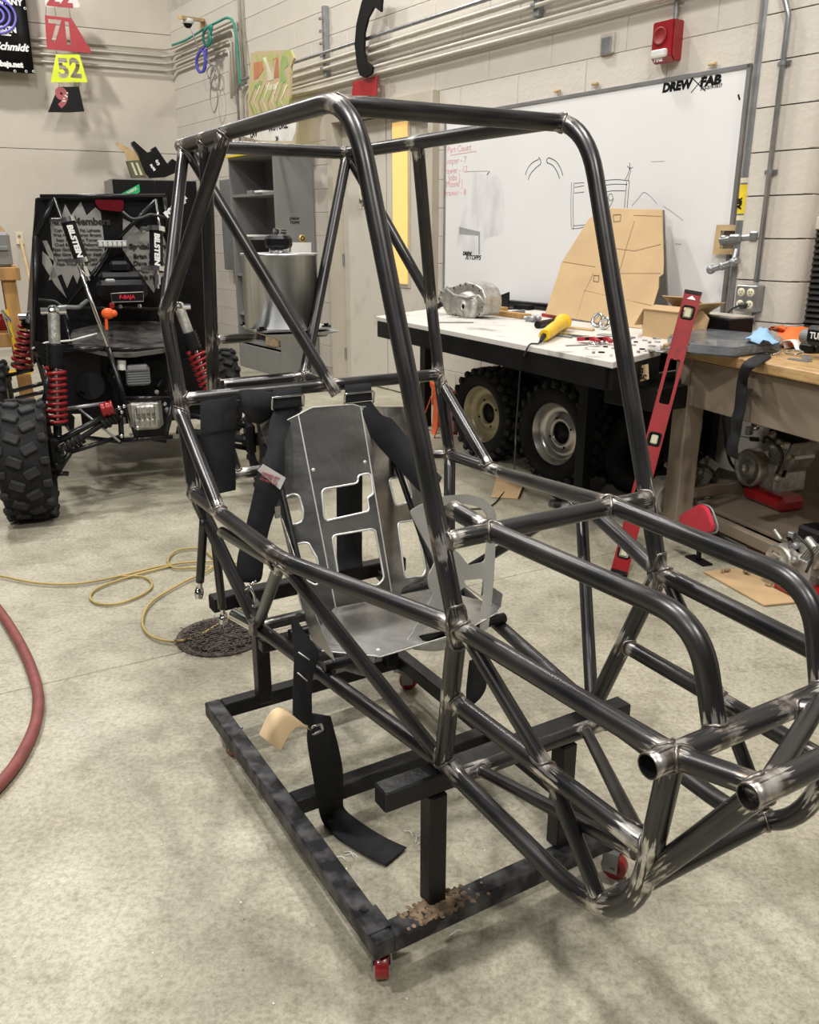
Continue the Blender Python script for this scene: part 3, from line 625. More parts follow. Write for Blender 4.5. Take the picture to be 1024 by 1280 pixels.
# near shoulder strap
def ex1(t):
    buckle(t, P(360, 510, -1.955)); b = BM(); ribbon(b, [P(359, 492, -2.0), P(359, 486, -1.975), P(359, 494, -1.955), P(360, 510, -1.95)], [hw*1.05]*4, .0018); t.part('webbing_loop', b, M['strap'])
    c = P(335, 597, -1.863); r_ = (P(352, 602, -1.86) - P(320, 590, -1.86)).normalized(); u_ = (P(338, 588, -1.86) - P(332, 606, -1.86)).normalized(); b = BM(); nn = r_.cross(u_)
    o_ = [P(322, 588, -1.856), P(329, 580, -1.856), P(357, 597, -1.856), P(350, 612, -1.856)]; prism(b, o_, (.0012, 0, 0)); lb = t.part('stitched_label', b, M['white'])
    m_ = face_m(c + V((.012, 0, 0)), r_, u_); t.part('label_print', text_bm('HARNESS ASSY\nFIA TYPE 16.1\nDO NOT CUT', .0075, m_, .0002), M['pink'], lb)
    b = BM(); q = P(313, 742, -1.80); sweep(b, [q + V((0, 0, .02)), q + V((0, .008, -.004)), q + V((0, .014, -.03)), q + V((0, .006, -.038)), q + V((0, .002, -.03))], .0035, 6); sweep(b, [q + V((0, -.012, .012)), q + V((0, 0, .022)), q + V((0, .016, .03))], .003, 6); t.part('snap_hook', b, M['chrome'])
    b = BM(); box(b, P(347, 640, -1.85), (.004, .014, .03)); t.part('steel_tab', b, M['chrome'])
strap('harness_strap', [P(360, 508, -1.955), P(350, 530, -1.94), P(345, 556, -1.90), P(340, 590, -1.875), P(331, 628, -1.865), P(322, 660, -1.86), P(314, 695, -1.85), P(312, 722, -1.84), P(309, 728, -1.84)],
      [hw*.95, hw*.8, V((.0, .024, .010)), V((.0, .031, -.014)), V((0, .031, -.012)), V((0, .030, -.006)), V((0, .034, -.002)), V((0, .030, -.008)), V((0, .02, -.006))], 'black shoulder strap with white and pink label hanging on near side of seat', extra=ex1)
def ex2(t):
    buckle(t, P(449, 505, -1.955)); b = BM(); ribbon(b, [P(447, 484, -2.0), P(447, 480, -1.975), P(448, 488, -1.955), P(449, 502, -1.95)], [hw*1.05]*4, .0018); t.part('webbing_loop', b, M['strap'])
strap('harness_strap', [P(449, 503, -1.952), P(462, 516, -1.935), P(478, 536, -1.915), P(500, 562, -1.88), P(524, 590, -1.82), P(545, 612, -1.76)], [hw*.95, V((0, .036, -.01)), V((0, .030, .022)), V((0, .026, .026)), V((0, .02, .03)), V((0, .018, .03))], 'black shoulder strap crossing the far half of the seat back', extra=ex2)
def ex3(t):
    b = BM(); ribbon(b, [P(300, 500, -1.975), P(318, 508, -1.965), P(345, 506, -1.96)], [V((0, 0, .024)), V((0, 0, .042)), V((0, 0, .03))], .002); t.part('webbing_fold', b, M['strap'])
    b = BM(); ribbon(b, [P(352, 500, -1.965), P(348, 530, -1.955), P(345, 560, -1.93)], [V((0, .02, 0)), V((0, .017, .0)), V((0, .008, 0))], .002); t.part('webbing_fold', b, M['strap'])
strap('harness_strap', [P(272, 500, -2.01), P(272, 490, -1.99), P(273, 505, -1.968), P(273, 535, -1.96), P(272, 545, -1.962), P(272, 575, -1.958), P(273, 602, -1.957), P(273, 617, -1.957)], [V((0, .044, .003))]*8, 'wide black strap draped over the shoulder tube beside the near roll hoop leg', extra=ex3)
strap('harness_strap', [P(437, 560, -2.06), P(437, 600, -2.06), P(437, 650, -2.06), P(437, 695, -2.055), P(438, 712, -2.02)], [V((0, .040, 0))]*5, 'black strap hanging behind the seat, seen through its windows')
def rib2(b, rows, th=.0016, n=5):          # strap from its two edges
    cs = [(p + q) / 2 for p, q in rows]; ws = [(q - p) / 2 for p, q in rows]; return ribbon(b, cs, ws, th, n)
z7 = lambda x, y, u: px_(FC, 230 + x / 2.498, 720 + y / 2.498, u)
f7 = lambda x, y: pz_(FC, 230 + x / 2.498, 720 + y / 2.498, .009)
b = BM(); rib2(b, [(z7(334, 128, -1.50), z7(346, 124, -1.50)), (z7(338, 180, -1.495), z7(380, 180, -1.495)), (z7(344, 240, -1.49), z7(420, 238, -1.49)), (z7(342, 330, -1.485), z7(400, 330, -1.485)), (z7(340, 425, -1.48), z7(400, 445, -1.48)), (z7(345, 450, -1.485), z7(402, 470, -1.485))])
t = Thing('lap_strap', FC, pz_(FC, 409, 1010, .004), 'long black lap strap hanging from the seat down onto the floor inside the cart', 'strap'); t.part('webbing', b, M['strap'])
b = BM(); rib2(b, [(z7(398, 428, -1.49), z7(458, 438, -1.49)), (z7(385, 490, -1.495), z7(470, 485, -1.495)), (z7(388, 540, -1.505), z7(484, 540, -1.505)), (z7(402, 620, -1.52), z7(496, 610, -1.52)), (z7(414, 690, -1.535), z7(497, 680, -1.535)), (f7(432, 765), f7(502, 727)), (f7(475, 812), f7(560, 775)), (f7(550, 862), f7(630, 818)), (f7(630, 903), f7(695, 848))], n=7); t.part('webbing', b, M['strap'])
b = BM(); sweep(b, [z7(358, 238, -1.478), z7(392, 262, -1.478)], .0013, 5); t.part('stitching', b, M['thread'])
b = BM(); sweep(b, [z7(355, 302, -1.475), z7(385, 328, -1.475)], .0013, 5); t.part('stitching', b, M['thread'])
b = BM(); sweep(b, rnd([z7(400, 470, -1.455), z7(428, 462, -1.455), z7(434, 480, -1.455), z7(404, 495, -1.455)], .004), .003, 6); t.part('steel_clip', b, M['chrome'])
b = BM(); g = 7; rows = []
c4 = [z7(325, 422, -1.44), z7(398, 482, -1.46), z7(302, 545, -1.38), z7(234, 495, -1.37)]
for i in range(g):
    row = []
    for j in range(3):
        s, t_ = i / (g-1), j / 2; top = c4[0].lerp(c4[3], s); bo = c4[1].lerp(c4[2], s); p = top.lerp(bo, t_) + V((0, 0, .030 * math.sin(PI * s))); row.append(b.verts.new(p))
    rows.append(row)
for i in range(g-1):
    for j in range(2): b.faces.new((rows[i][j], rows[i+1][j], rows[i+1][j+1], rows[i][j+1]))
r = bmesh.ops.extrude_face_region(b, geom=list(b.faces)); bmesh.ops.translate(b, vec=V((0, 0, -.0015)), verts=[v for v in r['geom'] if isinstance(v, bmesh.types.BMVert)])
one('paper_tag', b, M['paper'], FC, 'curled tan paper tag clipped to the hanging lap strap', 'tag', smooth=True)
z4 = lambda x, y, u: px_(FC, 420 + x / 4.65, 760 + y / 4.65, u)
strap('harness_strap', [z4(830, 290, -1.46), z4(825, 370, -1.46), z4(815, 480, -1.455), z4(800, 560, -1.45)], [V((0, .026, 0)), V((0, .028, 0)), V((0, .028, 0)), V((0, .018, .01))], 'black strap end hanging under the far side of the seat pan')
# ================================================================ THINGS ON THE FLOOR NEARBY
def hose(name, pts, r, m, label, cat='hose', n=10, k=8):
    b = BM(); sweep(b, smooth_pts(pts, k), r, n); return one(name, b, M[m], FW, label, cat)
W0 = lambda x, y, z=0.: pz_(FW, x, y, z)
hose('air_hose', [W0(x, y, .012) for x, y in ((-45, 712), (0, 720), (50, 729), (100, 729), (150, 720), (200, 708), (250, 702), (300, 705), (318, 725), (300, 760), (270, 782), (240, 798), (210, 801), (186, 793), (178, 775), (190, 752), (225, 730), (262, 712), (268, 700), (250, 686), (222, 688), (210, 700), (220, 710), (262, 708))][:24], .0045, 'yhose', 'thin yellow air hose looping over the floor behind the cart')
hose('air_hose', [W0(x, y, .009) for x, y in ((215, 707), (180, 716), (140, 728), (118, 738), (113, 748), (125, 755), (150, 754), (178, 743), (190, 732), (182, 722), (160, 720), (140, 722))], .0045, 'yhose', 'small closed loop of yellow hose on open floor left of the drain')
hose('red_hose', [W0(x, y, .017) for x, y in ((-60, 715), (-22, 740), (4, 770), (28, 810), (44, 850), (48, 880), (42, 912), (22, 952), (-5, 985), (-50, 1030))], .0165, 'rhose', 'thick faded red rubber hose curving in at the left edge', n=16)
random.seed(5)
# curled wood scrap and bits of wire on the floor
def scrap(px, py, n, ln, m, lab, grp='white wire scraps on the floor'):
    b = BM(); c = W0(px, py)
    for i in range(n):
        p = c + V((random.uniform(-1, 1), random.uniform(-1, 1), 0)) * ln * .5; a = random.uniform(0, PI); q = p + V((math.cos(a), math.sin(a), 0)) * ln
        sweep(b, smooth_pts([p + V((0, 0, .002)), (p+q)/2 + V((.004, .006, .006)), q + V((0, 0, .002))], 3), .0011, 4)
    one('wire_scrap', b, M[m], FW, lab, 'scrap', grp)
scrap(440, 1076, 3, .03, 'white', 'few white wire scraps on the floor left of the strap end'); scrap(520, 1052, 4, .03, 'white', 'white wire scraps just beyond the strap end'); scrap(568, 1176, 1, .03, 'white', 'single bent white wire scrap in front of the cart')
b = BM(); random.seed(9)
for i in range(46):
    x, y = random.choice([(random.uniform(0, 1024), random.uniform(880, 1280)), (random.uniform(0, 640), random.uniform(660, 1200))]); c = W0(x, y, .001); s = random.uniform(.0015, .004); box(b, c, (s, s * random.uniform(.5, 1.6), .002), rot(random.uniform(0, 3)))
one('floor_grit', b, M['white'], FW, 'pale grit and crumbs scattered over the concrete floor', 'debris', kind='stuff')
b = BM(); a_, c_, d_, e_ = W0(886, 712), W0(1000, 712), W0(1002, 756), W0(956, 757)
o_ = [W0(x, y, .003) for x, y in ((880, 716), (915, 712), (975, 716), (1015, 735), (1015, 752), (955, 758))]; prism(b, o_, (0, 0, .006)); t = Thing('cardboard_sheet', FW, base_of(b), 'flat torn cardboard sheet on the floor under the red engine corner', 'cardboard'); t.part('sheet', b, M['card'])
for p in ((931, 717), (963, 733), (905, 714)):
    b = BM(); q = W0(*p, .012)
    for i in range(4): box(b, q + V((random.uniform(-.02, .02), random.uniform(-.01, .01), .006)), (.022, .008, .010), rot(random.uniform(0, 3), .3))
    t.part('wood_chips', b, M['debris'])
b = BM(); q0, q1, q2, q3 = W0(614, 622, .002), W0(647, 624, .002), W0(655, 606, .002), W0(620, 602, .002); h = V((0, 0, .004)); up = V((0, 0, .055))
prism(b, [q0, q1, q2, q3], h); prism(b, [q3, q2, q2 + up*.9 + V((0, .02, 0)), q3 + up + V((0, .02, 0))], (0, .004, 0)); prism(b, [q1, q2, q2 + up*.5, q1 + up*.25], (.004, 0, 0))
one('cardboard_scrap', b, M['card'], FW, 'small folded cardboard scrap on the floor before the wheels', 'cardboard')
# ================================================================ ON THE LONG WALL
def R_(px, py, y=0.): return py_(FR, px, py, y)
XR, ZU = (1, 0, 0), (0, 0, 1)
wb = Thing('whiteboard', FR, (-4.19, -.02, .84), 'large whiteboard with marker sketches and a block-letter logo in its upper corner', 'whiteboard')
b = BM(); box(b, (-4.19, -.022, 1.49), (2.50, .012, 1.28)); wb.part('writing_surface', b, M['wb'])
for c, s in (((-4.19, -.024, 2.135), (2.53, .022, .022)), ((-4.19, -.024, .85), (2.53, .022, .022)), ((-5.445, -.024, 1.49), (.020, .022, 1.31)), ((-2.935, -.024, 1.49), (.020, .022, 1.31))):
    b = BM(); box(b, c, s, bev=.002); wb.part('frame_strip', b, M['wbframe'])
b = BM(); box(b, (-4.5, -.06, .875), (1.5, .07, .02)); wb.part('marker_tray', b, M['black'])
def ink(pts, m='ink', r=.0016, T_=None, y=-.0286, sm=True):
    b = BM(); p = [R_(*q, y) for q in pts]; p = smooth_pts(p, 4) if sm else p; L4 = []
    for i, c in enumerate(p):
        t = (p[min(i+1, len(p)-1)] - p[max(i-1, 0)]).normalized(); h = t.cross(V((0, 1, 0))).normalized() * r * 1.6; L4.append((b.verts.new(c - h), b.verts.new(c + h)))
    for A, B in zip(L4, L4[1:]): b.faces.new((A[0], A[1], B[1], B[0]))
    (T_ or wb).part('marker_line', b, M[m])
zb = lambda x, y: (620 + x / 4.267, 180 + y / 4.267)
for q in ([(157, 165), (170, 130), (195, 100), (228, 82)], [(172, 192), (185, 160), (210, 130), (238, 108)], [(228, 70), (240, 92), (236, 112)], [(285, 72), (270, 85), (275, 100)], [(285, 74), (320, 92), (345, 130), (357, 168)], [(272, 100), (300, 112), (325, 145), (340, 186)]): ink([zb(*p) for p in q])
for q in ([(405, 203), (400, 300), (402, 445)], [(418, 205), (412, 300), (414, 455)], [(402, 452), (440, 450), (480, 440)], [(414, 436), (450, 434), (490, 428)], [(420, 210), (470, 206)], [(570, 196), (640, 190), (712, 196)], [(420, 232), (470, 222)], [(570, 222), (630, 214), (700, 216)], [(418, 262), (470, 256)], [(570, 258), (620, 250), (690, 250)], [(712, 196), (706, 270), (700, 342)], [(698, 200), (692, 270), (686, 340)], [(690, 190), (705, 160), (716, 120)], [(706, 195), (714, 160), (722, 140)], [(700, 118), (716, 130), (732, 124)], [(714, 100), (716, 140)], [(605, 268), (600, 285), (610, 304), (624, 290), (618, 268), (605, 268)], [(628, 292), (622, 306)], [(622, 306), (610, 330), (600, 345)]): ink([zb(*p) for p in q], r=.0011)
for q in ([(725, 330), (760, 290), (790, 258), (830, 285), (860, 320)], [(890, 330), (950, 370), (1000, 410)], [(830, 95), (900, 92)], [(955, 533), (990, 535)], [(560, 118)]):
    if len(q) > 1: ink([zb(*p) for p in q], 'greyink', .0012)
zc_ = lambda x, y: (540 + x / 6.4, 160 + y / 6.4)
ink([zc_(260, 350), zc_(440, 345), zc_(460, 352)], 'greyink', .0012); ink([zc_(440, 375), zc_(460, 352)], 'ink', .002)
def fm(px, py, y, px2, py2): a, c = R_(px, py, y), R_(px2, py2, y); return (a, c)
def wtext(s, px, py, size, m, y=-.0288, bold=0, shear=0, sx=1., T_=None, spacing=1., depth=.0004): 
    (T_ or wb).part('lettering', text_bm(s, size, face_m(R_(px, py, y), XR, ZU), bold, shear, depth, sx, spacing=spacing), M[m])
for k, (s, y) in enumerate((('Part Count', 186), ('Bumper - 7', 201), ('Drawer - 12', 213), ('Jobs ]', 222), ('Mount ]', 230), ('Drawer - 8', 241))): wtext(s, 566 + (8 if k == 0 else 2), y, .062, 'redink', bold=-.0005)
ink([(563, 194), (596, 189)], 'redink', .0016, sm=False)
wtext('DREW', 846, 108, .060, 'ink', bold=.004, shear=.1, sx=1.1); wtext('FAB', 888, 101.5, .060, 'ink', bold=.004, shear=.1, sx=1.25); ink([(864, 96), (882, 114)]); ink([(882, 94), (864, 116)]); wtext('313-319-1617', 889, 109, .024, 'ink', bold=.0006)
wtext('DREW', 584, 317, .035, 'ink', bold=.002, shear=.2); wtext('X/TOPPS', 591, 322, .046, 'ink', bold=.001, shear=.4)
ink([(923, 118), (924, 122), (925, 125)], 'ink', .003)
# smudged area where the marker was wiped
b = BM(); q = [R_(*zc_(*p), -.0283) for p in ((330, 340), (400, 370), (500, 360), (560, 420), (590, 700), (560, 850), (420, 880), (390, 1010), (200, 1000), (200, 860), (250, 700), (290, 480))]; plate(b, rnd(q, .08), [], (0, -.0002, 0)); wb.part('marker_smudge', b, M['smear'])
b = BM(); q = [R_(*zc_(*p), -.0287) for p in ((215, 790), (385, 830), (385, 1010), (372, 1010), (372, 862), (220, 850))]; plate(b, q, [], (0, -.0002, 0)); wb.part('marker_smudge', b, M['greyink'])
for px, py in ((698, 114), (745, 105), (892, 80)):
    p = R_(px, py, -.02); b = BM(); box(b, p + V((0, -.008, 0)), (.05, .02, .014), bev=.003); wb.part('mounting_clip', b, M['woodl'])
# fire alarm
a0, a1 = R_(814.5, 55, -.09), R_(841, 52, -.09); zt_, zb_ = R_(816, 29, -.09).z, R_(816, 80, -.09).z
fa = Thing('fire_alarm', FR, ((a0.x + a1.x)/2, 0, zb_), 'red wall fire alarm with white strobe above the whiteboard', 'alarm'); w_ = a1.x - a0.x
b = BM(); prism(b, [(a0.x, -.09, zb_ + .03), (a0.x, -.09, zt_), (a0.x, -.0, zt_), (a0.x, -.0, zb_ + .01), (a0.x, -.06, zb_)], (w_, 0, 0)); bmesh.ops.bevel(b, geom=list(b.edges), offset=.006, segments=2, affect='EDGES'); fa.part('housing', b, M['red'])
c = R_(825, 45, -.092); b = BM(); lathe(b, [(.045, .0), (.045, .004), (.036, .004), (.033, .001), (.0, .001)], face_m(c, XR, ZU), 28); fa.part('horn_grille', b, M['redtxt'])
c = R_(824, 67, -.095); b = BM(); box(b, c, (w_ * .72, .03, .04), bev=.008); fa.part('strobe_lens', b, M['lens'])
fa.part('lettering', text_bm('FIRE', .032, face_m(R_(823, 74.5, -.093), XR, ZU), .001), M['white'])
b = BM(); c = R_(845, 20, -.03); cyl(b, (c.x, -.03, zt_ - .01), (c.x, -.03, 4.2), .014); one('conduit', b, M['galv'], FR, 'thin grey conduit rising above the fire alarm', 'conduit')
# blank box in the wall
p0, p1 = R_(753, 70, 0), R_(772, 40, 0); b = BM(); c = (p0 + p1) / 2; sx_, sz_ = p1.x - p0.x, p1.z - p0.z
t = Thing('wall_box', FR, (c.x, 0, c.z - sz_/2), 'small dented metal box cover set in the block wall above the whiteboard', 'box')
box(b, (c.x, -.012, c.z), (sx_, .03, sz_), bev=.003); t.part('cover', b, M['pconduit']); b = BM(); box(b, (c.x, -.03, c.z - .01), (sx_ * .7, .01, sz_ * .8), bev=.003); t.part('plate', b, M['galv'])
# thick riser pipe in front of the whiteboard edge
c = R_(932, 240, -.10); PXX = c.x
pp = Thing('riser_pipe', FR, (PXX, -.10, .5), 'thick grey vertical pipe at the right edge of the whiteboard', 'pipe')
b = BM(); cyl(b, (PXX, -.10, .6), (PXX, -.10, 4.2), .029, n=24); pp.part('pipe', b, M['galv'])
c = R_(926, 249, -.135); b = BM(); lathe(b, [(.0297, c.z - .07), (.0297, c.z + .07)], Matrix.Translation((PXX, -.10, 0)), 24); pp.part('hazard_label', b, M['label_y'])
for z in (.09, -.09):
    b = BM(); lathe(b, [(.0299, c.z + z - .012), (.0299, c.z + z + .012)], Matrix.Translation((PXX, -.10, 0)), 24); pp.part('label_band', b, M['cream'])
pp.part('lettering', text_bm('AIR', .035, face_m((PXX - .005, -.131, c.z - .02), (0, 0, 1), (-1, 0, 0)), .002), M['ink'])
b = BM(); cyl(b, (PXX + .075, -.05, .6), (PXX + .075, -.05, 4.2), .018, n=18); one('riser_pipe', b, M['galv'], FR, 'slimmer dark pipe just behind the thick riser pipe', 'pipe')
q = [R_(898, 281, -.04), R_(925, 281, -.04), R_(925, 318, -.04), R_(893, 318, -.04)]; b = BM(); plate(b, q, [[q[0] + V((.03, 0, -.03)), q[1] + V((-.01, 0, -.03)), q[2] + V((-.01, 0, .03)), q[3] + V((.04, 0, .03))]], (0, -.015, 0))
t = Thing('valve_frame', FR, q[3], 'tan plywood frame round an opening behind the riser pipe', 'frame'); t.part('plywood_rim', b, M['woodl'])
b = BM(); cc = (q[0] + q[2]) / 2; box(b, cc + V((.02, .01, 0)), (.11, .02, .13)); t.part('dark_opening', b, M['joint'])
b = BM(); c = R_(922, 298, -.11); cyl(b, c - V((.10, 0, .01)), c + V((.12, 0, .01)), .018); box(b, c + V((.10, 0, .01)), (.05, .04, .05), bev=.008); box(b, c + V((-.08, .0, -.01)), (.04, .03, .05), bev=.008); box(b, c + V((.0, .0, .0)), (.07, .07, .04), bev=.01); pp.part('pipe_clamp', b, M['galv'])
b = BM(); a = R_(917, 328, -.16); e = R_(889, 337, -.16); cyl(b, R_(921, 312, -.13), a, .011); cyl(b, a + V((.03, 0, .01)), e, .017); sph(b, e, .024); sph(b, (a + e)/2, .022); sph(b, a + V((.0, 0, .0)), .024); pp.part('valve_handle', b, M['galv'])
# slim conduit on the pilaster with a double outlet box
cx_ = R_(958, 250, -PD - .02).x; xo, zo = R_(933, 373, -PD - .06).x, R_(933, 373, -PD - .06).z
t = Thing('slim_conduit', FR, (cx_, -.14, zo), 'slim galvanised conduit running down the pilaster to the outlet box', 'conduit')
b = BM(); tube(b, [(cx_ - .05, -PD - .02, 4.2), (cx_ - .05, -PD - .02, 2.42), (cx_, -PD - .02, 2.30), (cx_, -PD - .02, zo + .08)], .013, .08, 16); t.part('tube', b, M['galv'])
for z in (1.62, 2.1): b = BM(); box(b, (cx_, -PD - .008, z), (.07, .006, .02), bev=.001); cyl(b, (cx_, -PD-.02, z-.01), (cx_, -PD-.02, z+.01), .0155); t.part('strap_clip', b, M['galv'])
ob = Thing('outlet_box', FR, (xo, -PD - .05, zo - .075), 'grey metal box with four cream outlets on the pilaster', 'outlet')
b = BM(); box(b, (xo + .002, -PD - .035, zo), (.122, .07, .13), bev=.004); ob.part('box', b, M['galv'])
for sx in (-.026, .028):
    for sz in (-.03, .03):
        c = V((xo + sx + .0, -PD - .0705, zo + sz)); b = BM(); lathe(b, [(0, .003), (.020, .003), (.0215, .001), (.0215, -.002)], face_m(c, XR, ZU), 20); oo = ob.part('outlet_face', b, M['cream'])
        for dx, dz, s_ in ((-.007, .004, (.0025, .002, .009)), (.007, .004, (.0025, .002, .009)), (0, -.008, (.005, .002, .005))): b = BM(); box(b, c + V((dx, -.0035, dz)), s_); ob.part('slot', b, M['ink'], oo)
b = BM(); c = V((xo + .01, -PD - .095, zo - .034)); box(b, c, (.04, .035, .03), bev=.008); sweep(b, smooth_pts([c + V((-.02, -.01, -.002)), c + V((-.06, -.02, -.03)), c + V((-.075, -.02, -.10)), c + V((-.07, -.0, -.35))], 6), .0055, 8); ob.part('plug_and_cord', b, M['cable'])
b = BM(); tube(b, [(xo + .035, -PD - .03, zo - .07), (xo + .035, -PD - .03, .89)], .011, 0, 14); ob.part('lower_conduit', b, M['galv'])
# louvred vent in the wall
vx = R_(985, 300, -.02).x; vz1 = R_(1006, 271, -.02).z; vt = Thing('wall_vent', FR, (vx + .6, 0, .28), 'tall black louvred wall vent in a beige frame right of the pilaster', 'vent')
for c, s in (((vx + .035, -.02, (vz1 + .28)/2), (.07, .05, vz1 - .28)), ((vx + .6, -.02, vz1 - .03), (1.14, .05, .06)), ((vx + .6, -.02, .31), (1.14, .05, .06))): b = BM(); box(b, c, s, bev=.004); vt.part('vent_frame', b, M['ventf'])
for z in (.5, .9, 1.25): b = BM(); cyl(b, (vx + .035, -.046, z), (vx + .035, -.05, z), .008, n=10); vt.part('screw', b, M['lgrey'])
b = BM(); box(b, (vx + .6, -.004, (vz1 + .28)/2), (1.1, .006, vz1 - .30)); vt.part('dark_backing', b, M['joint'])
b = BM(); box(b, (0, 0, 0), (1.07, .034, .004), rot(0, .75)); lm = finish(b, 'louvre', 'vent'); nl = int((vz1 - .40) / .028)
for i in range(nl): vt.mesh('louvre', lm, mx=Matrix.Translation(V((vx + .605, -.025, .36 + i*.028)) - vt.b))
# conduits strapped along the top of the walls
def one_tube(nm, pts, r, m, lab, cat, rad=.12, F=FR, n=12, grp=None): b = BM(); tube(b, pts, r, rad, n); return one(nm, b, M[m], F, lab, cat, grp)
ords = ['topmost', 'second', 'third', 'fourth', 'lowest']
WLI = FR.inverted() @ FL
for i, (yy) in enumerate((55, 66, 75, 90, 98)):
    z = R_(402, yy + 12, -.07).z; xe = -8.55 - .0 * i - (4 - i) * .09
    one_tube('conduit', [(-2.9, -.07, z), (xe, -.07, z), (xe, -.07, 1.95)], .0135, 'pconduit' if i else 'galv', f'{ords[i]} of the five conduits running along the block wall over the door', 'conduit', .16)
for i in range(4):
    z = 3.36 - i * .075; xe_ = R_(297 - 3.6 * i, 60, -.05).x; a = WLI @ V((-4.6, -.05, z)); c = WLI @ V((-.10, -.05, z)); k = V((-10.6, -.06, z)); xe = -9.42 + i * .045 - .0
    one_tube('conduit', [a, c, V((-10.62, -.05, z)), V((xe_, -.05, z)), V((xe_, -.05, 2.72 - .02*i))], .0135, 'pconduit', f"{['topmost', 'second', 'third', 'lowest'][i]} of the four pale conduits turning round the room corner", 'conduit', .09)
for px, z0, z1, k in ((407, 2.62, 3.16, 'left'), (671, 2.62, 3.05, 'right')):
    c = R_(px, 50, -.04); t = Thing('strut_bracket', FR, (c.x, -.02, z0), f'grey slotted strut holding the five conduits, the {"one above the door" if k == "left" else "one over the whiteboard corner"}', 'bracket'); b = BM(); box(b, (c.x, -.035, (z0+z1)/2), (.045, .05, z1-z0), bev=.003); t.part('strut', b, M['lgrey'])
    for i in range(5): b = BM(); box(b, (c.x, -.085, z1 - .10 - i * (z1-z0-.16)/4), (.03, .02, .02), bev=.003); t.part('pipe_clip', b, M['galv'])
for px, lab in ((299.5, 'thin pale pipe dropping from the ceiling beside the painted board, left one'), (304, 'thin pale pipe dropping from the ceiling beside the painted board, right one')):
    x = R_(px, 30, -.03).x; one_tube('drop_pipe', [(x, -.03, 2.75), (x, -.03, 4.6)], .011, 'pconduit', lab, 'pipe')
# cables draped on the conduits
z3 = lambda x, y, d=-.12: R_(180 + x / 3.938, y / 3.938, d)
def cab(nm, pts, r, m, lab): b = BM(); sweep(b, smooth_pts(pts, 5), r, 6); one(nm, b, M[m], FR, lab, 'cable')
cab('green_cable', [z3(*p) for p in ((140, 222), (200, 200), (260, 165), (300, 140), (370, 105), (410, 88), (440, 110), (455, 200), (465, 300), (470, 360), (475, 420))], .012, 'gcable', 'green cable laid along the corner conduits and down the wall')
cab('green_cable', [z3(*p, -.15) for p in ((330, 125), (300, 150), (292, 190), (310, 230), (330, 200), (322, 150), (335, 130), (318, 215))], .013, 'gcable', 'short bundle of green cable looped over the corner conduits')
cab('blue_cable', [z3(*p, -.16) for p in ((300, 230), (268, 262), (258, 310), (268, 352), (290, 350), (300, 310), (296, 262), (282, 250), (262, 290), (264, 335), (285, 355), (303, 330), (303, 240))], .013, 'bcable', 'coil of blue cable hanging from the corner conduits')
cab('grey_cable', [z3(*p, -.1) for p in ((310, 240), (318, 300), (350, 350), (352, 385), (325, 390), (310, 350), (335, 320), (352, 340), (345, 380), (330, 420), (328, 500), (345, 555), (362, 500), (358, 420), (345, 390))], .006, 'lgrey', 'thin grey cable hanging in two long loops below the blue coil')
c = z3(215, 105, -.32); t = Thing('dome_camera', FR, c, 'white dome security camera under a wooden bracket high in the corner', 'camera')
b = BM(); bar(b, z3(175, 85, -.45), z3(288, 100, -.03), .05, .03); bar(b, z3(285, 95, -.03), z3(283, 150, -.03), .03, .05, (1, 0, 0)); t.part('wooden_bracket', b, M['woodl'])
b = BM(); lathe(b, [(0, .0), (.06, 0), (.065, -.03), (.05, -.045)], Matrix.Translation(c + V((0, 0, .02))), 20); t.part('housing', b, M['white'])
b = BM(); sph(b, c + V((0, 0, -.02)), .045); t.part('dome', b, M['black'])
b = BM(); sweep(b, [c + V((.03, 0, -.04)), z3(250, 190, -.2), z3(270, 250, -.12)], .008, 6); t.part('white_rod', b, M['white'])
# sprayed board and lettered board standing over the open cabinet
t = Thing('painted_board', FR, z3(560, 560, -.38), 'plywood board with orange and green spray paint over the grey cabinet', 'board')
b = BM(); o_ = [z3(*p, -.38) for p in ((525, 262), (560, 252), (720, 245), (738, 285), (722, 330), (718, 480), (705, 560), (515, 575), (512, 470), (522, 330))]; prism(b, o_, (0, .02, 0)); t.part('board', b, M['paint_a'])
for poly, m in ((((540, 310), (580, 300), (590, 340), (560, 385), (542, 390)), 'sprayo'), (((635, 290), (660, 280), (665, 380), (640, 385)), 'sprayo'), (((680, 270), (705, 280), (712, 320), (690, 340), (700, 400), (675, 415), (668, 340)), 'sprayg'), (((545, 430), (570, 395), (585, 400), (560, 445)), 'sprayg'), (((585, 285), (600, 280), (632, 370), (640, 300), (650, 290), (640, 390), (610, 400), (604, 330)), 'cream'), (((600, 420), (660, 410), (650, 440), (610, 445)), 'cream')):
    b = BM(); plate(b, [z3(*p, -.3812) for p in poly], [], (0, -.001, 0)); t.part('spray_mark', b, M[m])
random.seed(11)
for i in range(8):
    b = BM(); x = 520 + i * 22
    sweep(b, [z3(x + 30, 420 + random.uniform(-15, 5), -.382), z3(x, 500 + random.uniform(-10, 10), -.382), z3(x + 22, 560, -.382)], .006, 4); t.part('spray_mark', b, M['cream' if i % 2 else 'sprayg'])
t = Thing('lettered_board', FR, z3(600, 690, -.40), 'off-white cut plate with black lettering standing on the grey cabinet', 'sign'); 
b = BM(); plate(b, [z3(*p, -.40) for p in ((470, 620), (750, 590), (745, 650), (728, 695), (560, 690), (480, 668))], [], (0, .006, 0)); t.part('plate', b, M['white'])
for s, x, y in (('LAV', 540, 660), ('MOTORZ', 660, 622), ('24', 655, 683)): t.part('lettering', text_bm(s, .085 if s != '24' else .05, face_m(z3(x, y, -.402), XR, ZU), .002), M['ink'])
